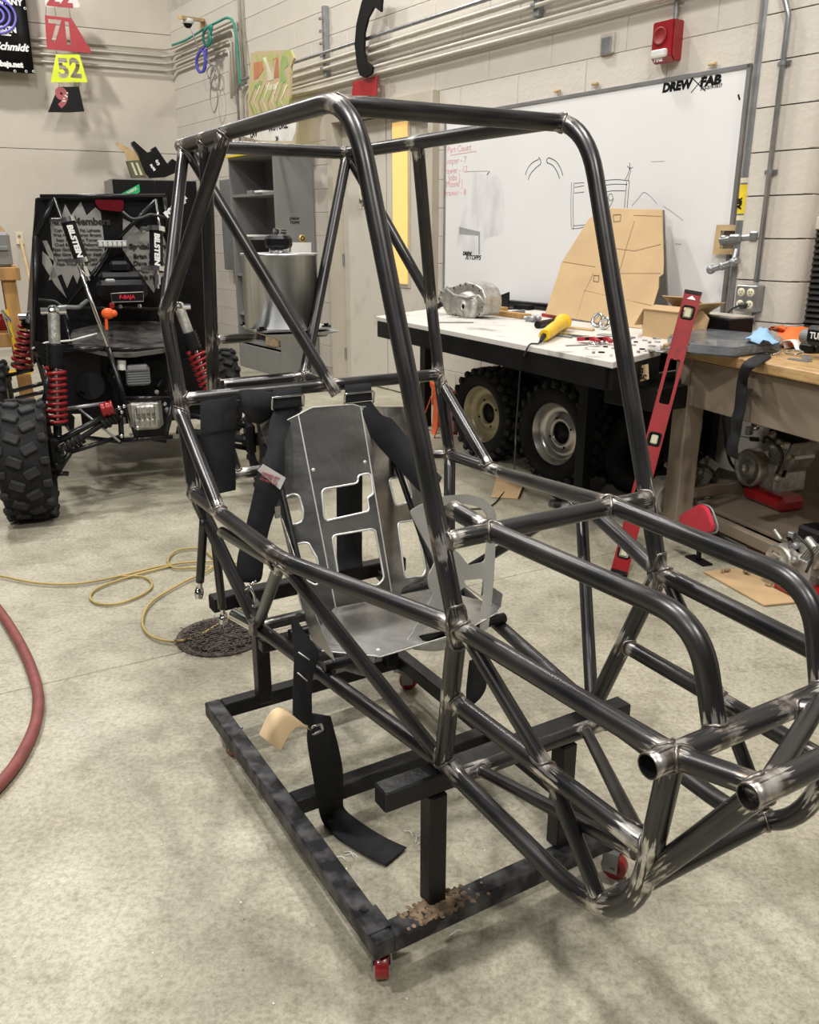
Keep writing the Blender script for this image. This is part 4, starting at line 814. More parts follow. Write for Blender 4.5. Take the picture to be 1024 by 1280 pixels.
# black curved body panel and red offcut hanging over the door
zh = lambda x, y, d=-.14: R_(280 + x / 2.695, y / 2.695, d)
b = BM(); plate(b, [zh(*p) for p in ((474, -30), (535, -30), (530, 12), (528, 40), (505, 22), (484, 60), (472, 110), (470, 170), (478, 205), (500, 225), (498, 245), (475, 262), (458, 255), (448, 225), (440, 150), (446, 80), (460, 20))], [], (0, .02, 0)); one('curved_fender', b, M['black'], FR, 'black hook-shaped body panel hanging behind the top conduits', 'fender')
b = BM(); plate(b, [zh(*p, -.10) for p in ((436, 275), (516, 256), (512, 322), (430, 322))], [], (0, .01, 0)); one('red_offcut', b, M['signred'], FR, 'red plastic offcut hanging over the door', 'offcut')
# open grey cabinet
xl, xr = R_(291, 300, -.43).x, R_(346, 300, -.43).x; zt2 = R_(315, 193, -.43).z; D = .40
cb = Thing('open_cabinet', FR, ((xl + xr)/2, -.22, 0), 'tall open grey steel cabinet with shelves against the block wall', 'cabinet')
W_ = xr - xl
for nm, c, s in (('side_panel', (xl + .01, -.23, zt2/2), (.02, D, zt2)), ('side_panel', (xr - .01, -.23, zt2/2), (.02, D, zt2)), ('back_panel', ((xl+xr)/2, -.04, zt2/2), (W_, .01, zt2)), ('top_panel', ((xl+xr)/2, -.23, zt2 - .01), (W_, D, .02)), ('kick_plate', ((xl+xr)/2, -.42, .12), (W_ - .04, .02, .24))): b = BM(); box(b, c, s, bev=.002); cb.part(nm, b, M['grey'])
for py in (243, 298, 345, 395): b = BM(); z = R_(318, py, -.43).z; box(b, ((xl+xr)/2, -.23, z), (W_ - .05, D - .03, .025)); cb.part('shelf', b, M['grey'])
b = BM(); z = .27; box(b, ((xl+xr)/2, -.23, z), (W_ - .05, D - .03, .02)); cb.part('shelf', b, M['grey'])
sd = lambda px, py: px_(FR, px, py, xr + .001)
cb.part('lettering', text_bm('DREW\nTOPPS', .035, face_m(sd(368, 276), (0, 1, 0), ZU), .001, .3), M['ink'])
b = BM(); c = sd(378, 298); lathe(b, [(0, .004), (.034, .004), (.036, 0)], face_m(c, (0, 1, 0), ZU), 24); cb.part('gold_badge', b, M['gold'])
b = BM(); lathe(b, [(.014, .006), (.022, .006)], face_m(c, (0, 1, 0), ZU), 20); cb.part('badge_ring', b, M['ink'])
b = BM(); q = [sd(*p) for p in ((364, 303), (389, 303), (389, 320), (364, 316))]; prism(b, q, (.002, 0, 0)); cb.part('paper_note', b, M['white'])
b = BM(); box(b, ((xl+xr)/2, -.25, zt2 + .008), (W_, D + .02, .016)); one('yellow_board', b, M['label_y'], FR, 'thin yellowish board lying on the grey cabinet under the lettered plate', 'board')
for nm, px, py, s, m, lab in (('black_bin', 328, 222, (.2, .2, .22), 'black', 'black bin on the upper shelf of the grey cabinet'), ('paper_stack', 334, 241, (.14, .2, .02), 'white', 'short stack of white paper on the upper cabinet shelf'), ('small_tray', 320, 241, (.12, .14, .03), 'lgrey', 'small grey tray beside the paper on the upper cabinet shelf'), ('red_binder', 318, 296, (.3, .2, .02), 'white', 'white and red papers spread on the middle cabinet shelf'), ('dark_block', 350, 432, (.22, .2, .14), 'debris', 'brown dusty block on the lowest cabinet shelf')):
    zz = {222: 243, 241: 243, 296: 298, 432: None}[py]; zs = R_(318, zz, -.43).z + .0125 if zz else .28; c = R_(px, py, -.33); c.x = min(max(c.x, xl + .02 + s[0]/2 + .005), xr - .02 - s[0]/2 - .005)
    if py == 222: c.x = xr - .02 - s[0]/2 - .01; c.y = -.14
    b = BM(); box(b, (c.x, c.y if py == 222 else -.33, zs + s[2]/2), s, bev=.004); one(nm, b, M[m], FR, lab, 'box' if 'bin' in nm or 'tray' in nm else 'block' if 'block' in nm else 'papers')
# electrical panel on the wall
p0, p1 = R_(281, 337, -.11), R_(300, 222, -.11); ep = Thing('electrical_panel', FR, ((p0.x+p1.x)/2, -.055, p0.z), 'grey electrical panel with white label on the block wall near the corner', 'panel')
b = BM(); box(b, ((p0.x+p1.x)/2, -.055, (p0.z+p1.z)/2), (p1.x-p0.x, .11, p1.z-p0.z), bev=.004); ep.part('box', b, M['lgrey'])
b = BM(); c = R_(290, 246, -.112); box(b, c, (.06, .003, .12)); ep.part('label', b, M['white']); b = BM(); box(b, c + V((0, -.002, .05)), (.06, .003, .03)); ep.part('label', b, M['orangep'])
x = R_(305, 400, -.03).x; one_tube('drop_pipe', [(x, -.03, 0.02), (x, -.03, p0.z + .1)], .013, 'pconduit', 'pale conduit running down to the floor between panel and cabinet', 'pipe')
# ================================================================ ON THE END WALL
def L_(px, py, y=-.3): return py_(FL, px, py, y)
za = lambda x, y, d=-.3: L_(x / 8, y / 8, d)
def hang(name, poly, m, digits, label, cut=True, y=-.30, dm=None, extra=None):
    b = BM(); pts = [za(*p, y) for p in poly]; plate(b, pts, [], (0, .006, 0)); bb = base_of(b); t = Thing(name, FL, bb, label, 'sign')
    o = t.part('plate', b, M[m])
    for s, x, yy, size, bold, sx in digits:
        mx = face_m(za(x, yy, y - (.0 if cut else .001)), XR, ZU)
        if cut:
            tb = text_bm(s, size, mx, bold, 0, .03, sx); bmesh.ops.translate(tb, vec=-bb, verts=tb.verts); me = finish(tb, 'c', m); k = bpy.data.objects.new('c', me); COL.objects.link(k); k.matrix_world = o.matrix_world if False else FL @ Matrix.Translation(bb)
            bpy.context.view_layer.update(); md = o.modifiers.new('b', 'BOOLEAN'); md.operation = 'DIFFERENCE'; md.solver = 'EXACT'; md.object = k; dg = bpy.context.evaluated_depsgraph_get(); dg.update()
            me2 = bpy.data.meshes.new_from_object(o.evaluated_get(dg)); o.modifiers.clear()
            if len(me2.polygons) > 8: o.data = me2
            bpy.data.objects.remove(k)
        else: t.part('lettering', text_bm(s, size, mx, bold, 0, .001, sx), M[dm or 'ink'])
    return t
hang('number_plate', [(440, -90), (452, 40), (472, 70), (788, 76), (800, 50), (770, -10), (730, -90)], 'white', [('22', 590, -25, .26, .012, 1.0)], 'white number plate with red 22 at the top of the hanging column', False, dm='signred')
hang('number_plate', [(447, 152), (715, 182), (905, 495), (910, 532), (470, 490)], 'signred', [('7', 555, 320, .30, .006, .9), ('1', 680, 345, .30, .010, .8)], 'red slanted number plate with cut-out 71')
hang('number_plate', [(560, 545), (795, 545), (875, 822), (508, 822)], 'fluo', [('5', 635, 692, .26, .010, .9), ('2', 755, 692, .26, .010, .9)], 'fluorescent yellow number plate with cut-out 52')
t9 = hang('number_plate', [(585, 868), (790, 866), (845, 1115), (700, 1125), (480, 1122), (545, 960)], 'black', [('9', 620, 985, .26, .014, .95)], 'black number plate with pink 9 at the bottom of the column', False, dm='pink')
for i, (x, yy) in enumerate(((672, 930), (655, 955), (640, 985), (668, 965), (632, 1010), (650, 1010))): b = BM(); box(b, za(x, yy, -.303), (.018, .002, .012)); t9.part('check_square', b, M['wlet'])
b = BM()
for x0, y0, x1, y1 in ((462, 66, 458, 155), (690, 74, 706, 182), (545, 70, 560, 165), (566, 490, 566, 548), (790, 515, 788, 548), (590, 822, 590, 870), (790, 822, 785, 868), (460, -90, 455, -300), (720, -90, 715, -300)): cyl(b, za(x0, y0, -.297), za(x1, y1, -.297), .0022, n=5, cap=False)
one('hanging_cords', b, M['ink'], FL, 'thin dark cords linking the hanging number plates', 'cord', kind='stuff')
bn_ = Thing('banner', FL, za(100, 735, -.22), 'black hanging banner with white script and web address at the left edge', 'banner')
b = BM(); n_ = 14; q0, q1 = za(-900, 745, -.22), za(345, 735, -.22); xs = [q0.x + (q1.x - q0.x) * i / n_ for i in range(n_+1)]; zlo, zhi = q1.z, q1.z + 1.6
vsb = [[b.verts.new((x, -.22 + .012*math.sin(i*1.1) + .01*(j == 0), zlo + (zhi-zlo)*j/4)) for i, x in enumerate(xs)] for j in range(5)]
for A, B in zip(vsb, vsb[1:]):
    for i in range(n_): b.faces.new((A[i], A[i+1], B[i+1], B[i]))
r = bmesh.ops.extrude_face_region(b, geom=list(b.faces)); bmesh.ops.translate(b, vec=V((0, .004, 0)), verts=[v for v in r['geom'] if isinstance(v, bmesh.types.BMVert)]); bn_.part('cloth', b, M['black'], smooth=True)
for s, x, yy, size, m, sh, bo in (('Schmidt', 112, 470, .10, 'wlet', .35, .004), ('Travis', -230, 470, .115, 'wlet', .35, .004), ('osubaja.net', 62, 640, .072, 'wlet', 0, .005), ('AUSTIN', 30, 292, .075, 'wlet', 0, .004), ('STEEL', 20, 328, .065, 'wlet', 0, .004), ('COMPANY', 20, 10, .08, 'wlet', 0, .004)): bn_.part('lettering', text_bm(s, size, face_m(za(x, yy, -.236), XR, ZU), bo, sh, .001), M[m])
b = BM(); 
for r0 in (.20, .145, .09): sweep(b, [za(-60, 150, -.237) + V((r0*math.cos(a)*1.05, 0, r0*.85*math.sin(a))) for a in [i*2*PI/28 for i in range(29)]], .014, 6, cap=False)
bn_.part('ring_emblem', b, M['purple'])
for x, y in ((335, 715), (262, 715), (150, 712), (250, 85)): b = BM(); lathe(b, [(.008, 0), (.014, .002), (.008, .004)], face_m(za(x, y, -.238), XR, ZU), 14, True); bn_.part('grommet', b, M['white'])
# outlet and cabinet
c = L_(24.5, 298, -.01); b = BM(); box(b, c, (.085, .02, .13), bev=.003); t = Thing('wall_outlet', FL, c, 'cream wall outlet low on the left wall above the leaning stick', 'outlet'); t.part('cover', b, M['cream']); b = BM(); box(b, c + V((0, -.012, .02)), (.03, .004, .03)); t.part('socket', b, M['debris'])
k0, k1 = L_(139, 223, -.75), L_(246, 226, -.75); kt = k0.z; kc = Thing('black_cabinet', FL, ((k0.x+k1.x)/2, -.45, 0), 'tall black cabinet with a green sticker behind the parked buggy', 'cabinet')
b = BM(); box(b, ((k0.x+k1.x)/2, -.42, kt/2), (k1.x-k0.x, .62, kt), bev=.004); kc.part('cabinet_body', b, M['grey'])
for a_, e_ in ((k0.x + .01, (k0.x+k1.x)/2 - .003), ((k0.x+k1.x)/2 + .003, k1.x - .01)): b = BM(); box(b, ((a_+e_)/2, -.74, kt/2), (e_-a_, .02, kt - .02), bev=.003); dd = kc.part('door', b, M['black']); b = BM(); box(b, (e_ - .06 if a_ < (k0.x+k1.x)/2 - .1 else a_ + .06, -.76, 1.1), (.02, .02, .14), bev=.004); kc.part('handle', b, M['lgrey'], dd)
b = BM(); q = [L_(*p, -.752) for p in ((150, 243), (174, 230), (175, 240), (168, 244), (152, 248))]; plate(b, q, [], (0, -.001, 0)); st_ = kc.part('green_sticker', b, M['green'])
zk = lambda x, y, d=-.5: L_(120 + x / 7.314, 160 + y / 7.314, d)
kc.part('lettering', text_bm('SHRECK', .035, face_m(L_(165, 238.5, -.755), L_(174, 233, -.75) - L_(155, 243, -.75), ZU), .001), M['wlet'], st_)
fz = Thing('plastic_fender', FL, zk(560, 455), 'jagged black plastic body piece with white letters lying on the black cabinet', 'panel')
b = BM(); plate(b, [zk(*p) for p in ((330, 128), (350, 118), (468, 222), (508, 216), (510, 190), (546, 168), (655, 330), (700, 282), (795, 345), (742, 388), (790, 384), (640, 448), (500, 456), (440, 380), (405, 290), (385, 230), (332, 150))], [], (0, .10, 0)); fz.part('shell', b, M['black'])
for s, x, y in (('S', 565, 318), ('E', 510, 350), ('B', 530, 375)): fz.part('lettering', text_bm(s, .075 if s == 'S' else .05, face_m(zk(x, y, -.502), (1, 0, .45), ZU), .004), M['wlet'])
b = BM(); plate(b, [zk(*p, -.45) for p in ((178, 135), (198, 128), (362, 218), (405, 292), (420, 302), (285, 296), (268, 228), (184, 155))], [], (0, .01, 0)); one('cardboard_piece', b, M['woodl'], FL, 'torn tan cardboard strip sticking up behind the olive crate on the black cabinet', 'cardboard')
oc = Thing('olive_crate', FL, zk(380, 455, -.45), 'small olive and cream striped crate tipped on the black cabinet', 'crate'); b = BM(); plate(b, [zk(*p, -.48) for p in ((285, 300), (400, 292), (465, 450), (335, 452))], [], (0, .12, 0)); oc.part('crate', b, mat('olive_plastic', (.13, .13, .06), .6))
for x in (318, 362): b = BM(); plate(b, [zk(*p, -.484) for p in ((x, 318), (x+18, 316), (x+66, 430), (x+44, 432))], [], (0, -.003, 0)); oc.part('cream_stripe', b, M['cream'])
# small work table at the far left with its load
FT_ = frame(FL @ V((-2.0, -4.3, 0)), EL); l0 = lambda px, py, y=0.: py_(FT_, px, py, y)
e0 = l0(24, 334).x; zt3 = l0(12, 334).z; tb = Thing('timber_bench', FT_, (e0 - .5, .3, 0), 'rough pine work bench at the far left edge', 'bench')
b = BM(); box(b, (e0 - .7, .3, zt3 - .045), (1.4, .7, .09), bev=.004); tb.part('bench_top', b, M['wood'])
for x, y in ((e0 - .06, .02), (e0 - .06, .55), (e0 - 1.3, .02), (e0 - 1.3, .55)): b = BM(); bar(b, (x + .0, y, 0), (x - .02, y, zt3 - .09), .09, .09, (0, 1, 0)); tb.part('leg', b, M['wood'])
b = BM(); z = l0(12, 425, .0).z; box(b, (e0 - .6, .3, z), (1.3, .62, .10), bev=.004); tb.part('lower_shelf', b, M['wood'])
b = BM(); p = l0(17, 331); box(b, (p.x - .22, .15, zt3 + .12), (.44, .25, .24), bev=.02); box(b, (p.x - .22, .02, zt3 + .13), (.40, .02, .03), bev=.004); one('tool_case', b, M['grey'], FT_, 'dark grey plastic tool case on the pine bench', 'case')
b = BM(); prism(b, [(p.x - .5, .1, zt3 + .245), (p.x - .02, .1, zt3 + .245), (p.x - .09, .1, zt3 + .34), (p.x - .2, .1, zt3 + .42), (p.x - .5, .1, zt3 + .45)], (0, .2, 0)); one('cardboard_box', b, M['card'], FT_, 'bent cardboard box on top of the tool case at the left edge', 'cardboard')
b = BM(); cyl(b, FL.inverted() @ (FW @ V((0, 0, 0))) * 0 + L_(26, 301, -.05), L_(46, 385, -.9), .016, n=12); one('wooden_stick', b, M['woodl'], FL, 'thin wooden broom stick leaning on the left wall', 'stick')
b = BM(); a_, e_ = l0(8, 387, -.15), l0(25, 463, -.15); bar(b, a_, e_, .035, .02); box(b, e_ + V((0, 0, -.01)), (.16, .12, .02)); t = Thing('bar_clamp', FT_, base_of(b), 'yellow bar clamp leaning against the pine bench', 'clamp'); t.part('bar', b, M['yellow'])
b = BM(); cyl(b, l0(2, 388, -.17), l0(14, 402, -.17), .012); cyl(b, a_ + V((-.03, -.02, .0)), l0(14, 420, -.17), .008); t.part('screw', b, M['chrome'])
for i, (px, py, lab) in enumerate(((36, 416, 'small red can on the bench shelf beside the buggy'), (3, 417, 'dark red can on the bench shelf at the left edge'))): c = l0(px, py, .1); b = BM(); lathe(b, [(0, 0), (.05, 0), (.05, .10), (.03, .12), (0, .12)], Matrix.Translation((min(c.x, e0 - .06) - .0, .25, z + .05)), 18); one('red_can', b, M['red'], FT_, lab, 'can')
# ================================================================ WHEELS
def lug_mesh(w_, l_, h_): 
    b = BM(); box(b, (0, 0, 0), (w_, l_, h_), bev=min(w_, l_, h_) * .18); return finish(b, 'tread_lug', 'lug')
def tyre(t, mx, R, W, rr, rimm, parts_lugs=0, nl=20, parent=None):
    """mx: axle along z, outer face at +z"""
    h = W / 2; b = BM(); lathe(b, [(rr, -h*.82), (rr + .03, -h*.98), (R*.80, -h*1.02), (R*.93, -h*.90), (R*.955, -h*.5), (R*.96, 0), (R*.955, h*.5), (R*.93, h*.90), (R*.80, h*1.02), (rr + .03, h*.98), (rr, h*.82)], mx, 48, True); ty = t.part('tyre', b, M['rubber'], parent)
    lm = lug_mesh(W*.30, R*.15, .030); sm = lug_mesh(W*.16, R*.12, .034); bmj = BM(); cnt = 0
    for i in range(nl):
        for k, (z, tw, me, dr) in enumerate(((-.30, .45, lm, 0), (.30, -.45, lm, .5), (-.86, .1, sm, .5), (.86, -.1, sm, 0))):
            a = 2*PI*(i + dr) / nl; r_ = R*.965 if k < 2 else R*.945
            loc = mx @ Matrix.Rotation(a, 4, 'Z') @ Matrix.Translation((r_, 0, z*h)) @ Matrix.Rotation(PI/2 + (0 if k < 2 else (.45 if z > 0 else -.45)), 4, 'Y') @ Matrix.Rotation(tw, 4, 'Z')
            if parts_lugs: t.mesh('tread_lug', me, parent=ty, mx=Matrix.Translation(-t.b) @ loc); cnt += 1
            else:
                s0 = len(bmj.verts); bmj.from_mesh(me); bmj.verts.ensure_lookup_table(); bmesh.ops.transform(bmj, matrix=loc, verts=bmj.verts[s0:])
    if not parts_lugs: t.part('tread_blocks', bmj, M['lug'], ty, kind='stuff')
    else: bmj.free()
    b = BM(); lathe(b, [(rr + .006, h*.84), (rr + .010, h*.80), (rr - .004, h*.74), (rr - .012, h*.3), (rr*.80, h*.12), (rr*.62, h*.10), (rr*.55, h*.22), (rr*.42, h*.24), (rr*.36, h*.22), (rr*.36, -.0), (rr*.40, -.01), (rr*.6, -.0), (rr*.80, .0), (rr - .02, -h*.2), (rr - .004, -h*.80), (rr + .006, -h*.84)], mx, 40, True); rm = t.part('rim', b, M[rimm], parent)
    b = BM(); lathe(b, [(0, h*.05), (rr*.37, h*.05), (rr*.37, -.01), (0, -.01)], mx, 24); t.part('hub_hole', b, M['black'], rm)
    for i in range(4): a = i*PI/2 + .4; b = BM(); q = V((rr*.49*math.cos(a), rr*.49*math.sin(a), 0)); cyl(b, mx @ (q + V((0, 0, h*.20))), mx @ (q + V((0, 0, h*.27))), .007, n=6); t.part('wheel_bolt', b, M['ink'], rm)
# ================================================================ PARKED BUGGY
bg = Thing('off_road_buggy', FK, (0, .8, 0), 'black single-seat off-road buggy with red coil springs parked at the left', 'buggy')
K = lambda px, py, y: py_(FK, px, py, y)
z1 = lambda x, y, d: K(x / 2.909, 220 + y / 2.909, d)
z2 = lambda x, y, d: K(40 + x / 5.12, 220 + y / 5.12, d)
z3k = lambda x, y, d: K(40 + x / 4.6545, 380 + y / 4.6545, d)
AX = lambda x, y, z, s: Matrix.Translation((x, y, z)) @ axm((0, 0, 0), (s, 0, 0)).to_4x4()
c = K(34, 576, 0); tyre(bg, AX(c.x, 0, .290, -1), .290, .225, .13, 'rimb', 1, 16)
xl_, xr_ = c.x, c.x + 1.22
tyre(bg, AX(xr_, .05, .290, 1), .290, .225, .13, 'rimb', 0, 16)
c2 = K(3, 488, 1.55); tyre(bg, AX(c2.x - .06, 1.55, .29, -1), .285, .20, .13, 'rimb', 0, 18); tyre(bg, AX(xr_ - .05, 1.6, .29, 1), .285, .20, .13, 'rimb', 0, 18)
def kt(pts, r, d=None, m='blackm', rad=0, name='frame_tube', parent=None): b = BM(); tube(b, pts, r, rad, 12); return bg.part(name, b, M[m], parent)
Y0, Y1 = .10, .72
# body panels round the cockpit
b = BM(); plate(b, [K(*p, Y1) for p in ((46, 247), (206, 246), (250, 262), (262, 400), (262, 505), (222, 505), (205, 470), (90, 470), (42, 452), (40, 300))], [], (0, .012, 0)); bg.part('firewall_panel', b, M['black'])
b = BM(); a_, e_ = K(44, 248, Y1), K(42, 455, Y1); prism(b, [a_, a_ + V((-.04, .9, -.1)), e_ + V((-.1, 1.0, 0)), e_], (.01, 0, 0)); bg.part('side_panel', b, M['black'])
b = BM(); a_, e_, g_ = K(250, 262, Y1), K(262, 505, Y1), K(262, 400, Y1); prism(b, [a_, a_ + V((.02, .9, -.1)), e_ + V((.1, 1.0, 0)), e_], (.01, 0, 0)); bg.part('side_panel', b, M['black'])
b = BM(); plate(b, [z3k(*p, .28) for p in ((0, 215), (60, 350), (130, 470), (200, 640), (330, 640), (400, 600), (400, 240), (190, 235), (90, 235))], [], (0, .01, 0)); bg.part('lower_side_panel', b, M['black'])
b = BM(); prism(b, [K(42, 440, Y1), K(75, 505, .28), K(90, 545, .25), K(90, 545, .25) + V((0, .5, 0)), K(60, 505, Y1)], (.01, 0, 0)); bg.part('lower_side_panel', b, M['black'])
b = BM(); plate(b, [z3k(*p, .34) for p in ((200, 250), (560, 330), (830, 330), (1000, 300), (1010, 560), (830, 620), (780, 810), (600, 780), (560, 640), (400, 630))], [], (0, .01, 0)); bg.part('engine_bay_back', b, M['black'])
b = BM(); box(b, K(175, 470, .9) + V((0, .3, -.1)), (.7, .9, .3)); bg.part('floor_tray', b, M['black'])
# printed vinyl on the firewall
for poly in (((115, 285), (190, 265), (212, 178), (250, 250), (312, 165), (350, 252), (405, 200), (440, 230), (462, 420), (470, 540), (400, 640), (330, 560), (290, 690), (262, 630), (225, 718), (190, 628), (105, 670), (140, 560)), ((582, 272), (640, 302), (700, 360), (745, 330), (820, 330), (860, 440), (852, 620), (800, 690), (780, 748), (640, 560), (580, 470)), ((65, 415), (95, 412), (162, 560), (110, 520)), ((66, 480), (110, 520), (222, 782), (150, 700), (66, 560))):
    b = BM(); plate(b, [z2(*p, Y1 - .004) for p in poly], [], (0, .002, 0)); vn = bg.part('vinyl_print', b, M['vinyl'])
def kt_text(s, x, y, size, bold=.001, m='panelink', al='CENTER'): bg.part('lettering', text_bm(s, size, face_m(z2(x, y, Y1 - .008), XR, ZU), bold, 0, .0006, 1, align=al), M[m])
kt_text('Team Members', 300, 292, .050, .002)
for s, y in (('Cam Kesh      Pat Lafresta', 348), ('Wes Hardy   Aaron Bryant', 378), ('Sean Hill     Ben Turner', 410), ('Chad Raber  Eli Pellegrini', 440), ('Ryan Gott    Nick Brookton', 470), ('Max Gage    Ian Peter Kauf', 502), ('James Orr   Cole Hart', 535), ('Nick Wise    Tom Lane', 564)): kt_text(s, 290, y, .022, .0004)
kt_text('Special Thanks', 760, 452, .038, .002)
for s, y in (('Brian Smith', 515), ('Dave Lewis', 560), ('Jordan Hale', 605), ('Nick Platt', 652)): kt_text(s, 745, y, .034, .001)
# roll cage of the buggy
for p in (((50, 246), (207, 245), Y1 - .03, Y1 - .03, .013), ((68, 247), (45, 295), Y1 - .03, Y1 - .05, .014), ((45, 295), (43, 440), Y1 - .05, Y1 - .05, .014), ((43, 440), (92, 470), Y1 - .05, .3, .013), ((205, 246), (212, 300), Y1 - .03, Y1 - .03, .013), ((195, 250), (138, 308), Y1 - .05, Y1 - .05, .011), ((135, 318), (85, 380), Y1 - .05, Y1 - .07, .010), ((137, 310), (118, 340), Y1 - .05, Y1 - .05, .010), ((135, 434), (172, 550), .16, Y0, .013), ((75, 385), (205, 386), .6, .6, .009), ((60, 440), (132, 435), .3, .18, .012), ((132, 437), (208, 436), .18, .2, .011), ((215, 500), (207, 548), .12, Y0, .012), ((156, 498), (212, 498), Y0, Y0, .012), ((145, 551), (216, 546), Y0, Y0, .012), ((150, 510), (152, 548), Y0, Y0, .014), ((210, 430), (213, 500), .2, .12, .012), ((88, 427), (80, 395), .3, .55, .008), ((92, 545), (150, 552), .5, .2, .012)):
    kt([K(*p[0], p[2]), K(*p[1], p[3])], p[4])
kt([K(68, 248, Y1 - .06), K(135, 434, .15)], .009, m='chrome', name='bright_brace')
kt([K(195, 250, Y1 - .06), K(205, 330, .5)], .008, m='chrome', name='bright_brace')
kt([z2(580, 230, .6), z2(640, 280, .58), z2(700, 270, .58), z2(760, 245, .58), z2(850, 265, .58)], .008, rad=.05, name='cable', m='cable')
kt([z2(40, 790, .5), z2(150, 800, .48), z2(210, 850, .46), z2(230, 920, .4)], .006, rad=.05, name='cable', m='cable')
kt([z2(110, 855, .3), z2(210, 838, .32), z2(300, 842, .36), z2(350, 800, .5)], .011, rad=.06, name='braided_hose', m='lgrey')
kt([z3k(0, 260, .3), z3k(80, 225, .3), z3k(230, 212, .28), z3k(380, 172, .28)], .005, rad=.03, name='cable', m='thread')
# cover over the engine
b = BM(); q = [(z3k(235, 150, .62)), z3k(470, 98, .72), z3k(740, 100, .72), z3k(830, 190, .5), z3k(770, 262, .17), z3k(560, 290, .15), z3k(430, 282, .16), z3k(210, 232, .30)]; plate(b, rnd(q, .03), [], (0, 0, -.02)); bg.part('engine_cover', b, mat('dirty_black_plastic', (.03, .03, .03), .3, 0, 0, 12, .3, 40, col2=(.10, .095, .09), thr=(.5, .72)))
# air box with its plate
c = z2(580, 740, .42); b = BM(); box(b, c + V((0, .08, .01)), (.25, .22, .10), bev=.025); box(b, c + V((0, .10, .07)), (.22, .20, .05), bev=.02); box(b, c + V((0, .12, .12)), (.10, .12, .06), bev=.015); ab = bg.part('air_box', b, M['black'])
b = BM(); q = [z2(*p, .30) for p in ((505, 752), (712, 742), (714, 802), (512, 808))]; b2 = BM(); sweep(b2, q + [q[0], q[1]], .0022, 5, cap=False); bg.part('plate_border', b2, M['vinyl'], ab); plate(b, q, [], (0, .004, 0)); bg.part('logo_plate', b, M['black'], ab)
bg.part('lettering', text_bm('F-BAJA', .026, face_m(z2(608, 775, .296), XR, ZU), .0008, .1), M['hazard'], ab)
for (x, y, s, m, nm) in ((500, 672, (.05, .05, .02), 'lgrey', 'metal_cap'), (565, 835, (.02, .02, .02), 'chrome', 'bolt'), (688, 832, (.02, .02, .02), 'chrome', 'bolt'), (512, 830, (.025, .02, .03), 'red', 'red_switch')): b = BM(); box(b, z2(x, y, .32), s, bev=.006); bg.part(nm, b, M[m])
b = BM(); q = z2(487, 880, .28); sph(b, q, .028, (1.2, .8, 1)); sph(b, q + V((.028, 0, .0)), .018); cyl(b, q - V((.01, 0, .01)), q - V((.015, 0, .08)), .008); bg.part('orange_knob', b, M['orangep'])
b = BM(); q = [z2(*p, Y1 - .05) for p in ((400, 152), (585, 154), (590, 185), (575, 230), (440, 215), (415, 195))]; plate(b, rnd(q, .01), [], (0, .04, 0)); bg.part('brake_light', b, M['darkred'])
b = BM(); c = z2(515, 436, Y1 - .08); box(b, c, (.155, .03, .038), bev=.005); lb_ = bg.part('light_bar', b, M['lgrey'])
for i in range(6): b = BM(); box(b, c + V((-.06 + i*.024, -.018, 0)), (.019, .006, .024), bev=.004); bg.part('led', b, M['lens'], lb_)
# piggyback reservoirs
def reservoir(a, e, r, txt_up):
    a, e = V(a), V(e); b = BM(); cyl(b, a, e, r, n=24); rs = bg.part('shock_reservoir', b, M['black'])
    d = (a - e).normalized(); m_ = face_m((a + e) / 2 + V((0, -r - .002, 0)), -d, V((d.z, 0, -d.x)).normalized()); bg.part('lettering', text_bm('BILSTEIN', .036, m_, .002, .1, .0006, 1.15), M['wlet'], rs)
    for q in (a, e): b = BM(); cyl(b, q - d*.012, q + d*.012, r + .010, n=24); box(b, q + V((-r - .02, 0, 0)), (.05, .04, .025), bev=.005); bg.part('clamp', b, M['chrome'], rs)
    b = BM(); cyl(b, e, e - d*.10, .013); cyl(b, e - d*.03, e - d*.08, .019, n=6); bg.part('hose_fitting', b, M['chrome'], rs)
reservoir(z2(228, 285, .45), z2(318, 545, .42), .035, 1); reservoir(z2(795, 340, .45), z2(798, 595, .42), .035, 1)
# coil-over shocks
def shock(a, e, f_sil, f_blk, R, turns, rb=.008):
    a, e = V(a), V(e); d = e - a; L_ = d.length; u = d.normalized(); x = u.orthogonal().normalized(); y = u.cross(x)
    b = BM(); cyl(b, a, a + d*f_sil, R*.62, n=20); sh = bg.part('shock_body', b, M['silver'])
    b = BM(); sph(b, a, R*.7); cyl(b, a - V((R*1.3, 0, 0)), a + V((R*1.3, 0, 0)), R*.4, n=12); bg.part('top_mount', b, M['chrome'], sh)
    b = BM(); prof = []; n_ = 5
    for i in range(n_*2 + 1): prof.append((R*(.78 if i % 2 else .95), L_*(f_sil + (f_blk - f_sil) * i / (n_*2)))); 
    lathe(b, [(0, prof[0][1])] + prof + [(0, prof[-1][1])], Matrix.Translation(a) @ axm(a, e).to_4x4(), 20); bg.part('dust_boot', b, M['black'], sh)
    b = BM(); cyl(b, a + d*f_blk, a + d*.97, R*.30, n=12); bg.part('damper_rod', b, M['chrome'], sh)
    b = BM(); pts = [a + d*(f_blk + (.93 - f_blk)*t_) + (x*math.cos(2*PI*turns*t_) + y*math.sin(2*PI*turns*t_)) * R for t_ in [i/(turns*16) for i in range(turns*16 + 1)]]; sweep(b, pts, rb, 8); bg.part('coil_spring', b, M['spring'], sh)
    b = BM(); cyl(b, a + d*.925, a + d*.955, R*1.1, n=20); cyl(b, a + d*.955, a + d*1.04, R*.45, n=12); bg.part('spring_perch', b, M['black'], sh)
shock(K(67, 389, .12), K(72, 539, .02), .27, .47, .044, 9, .0085)
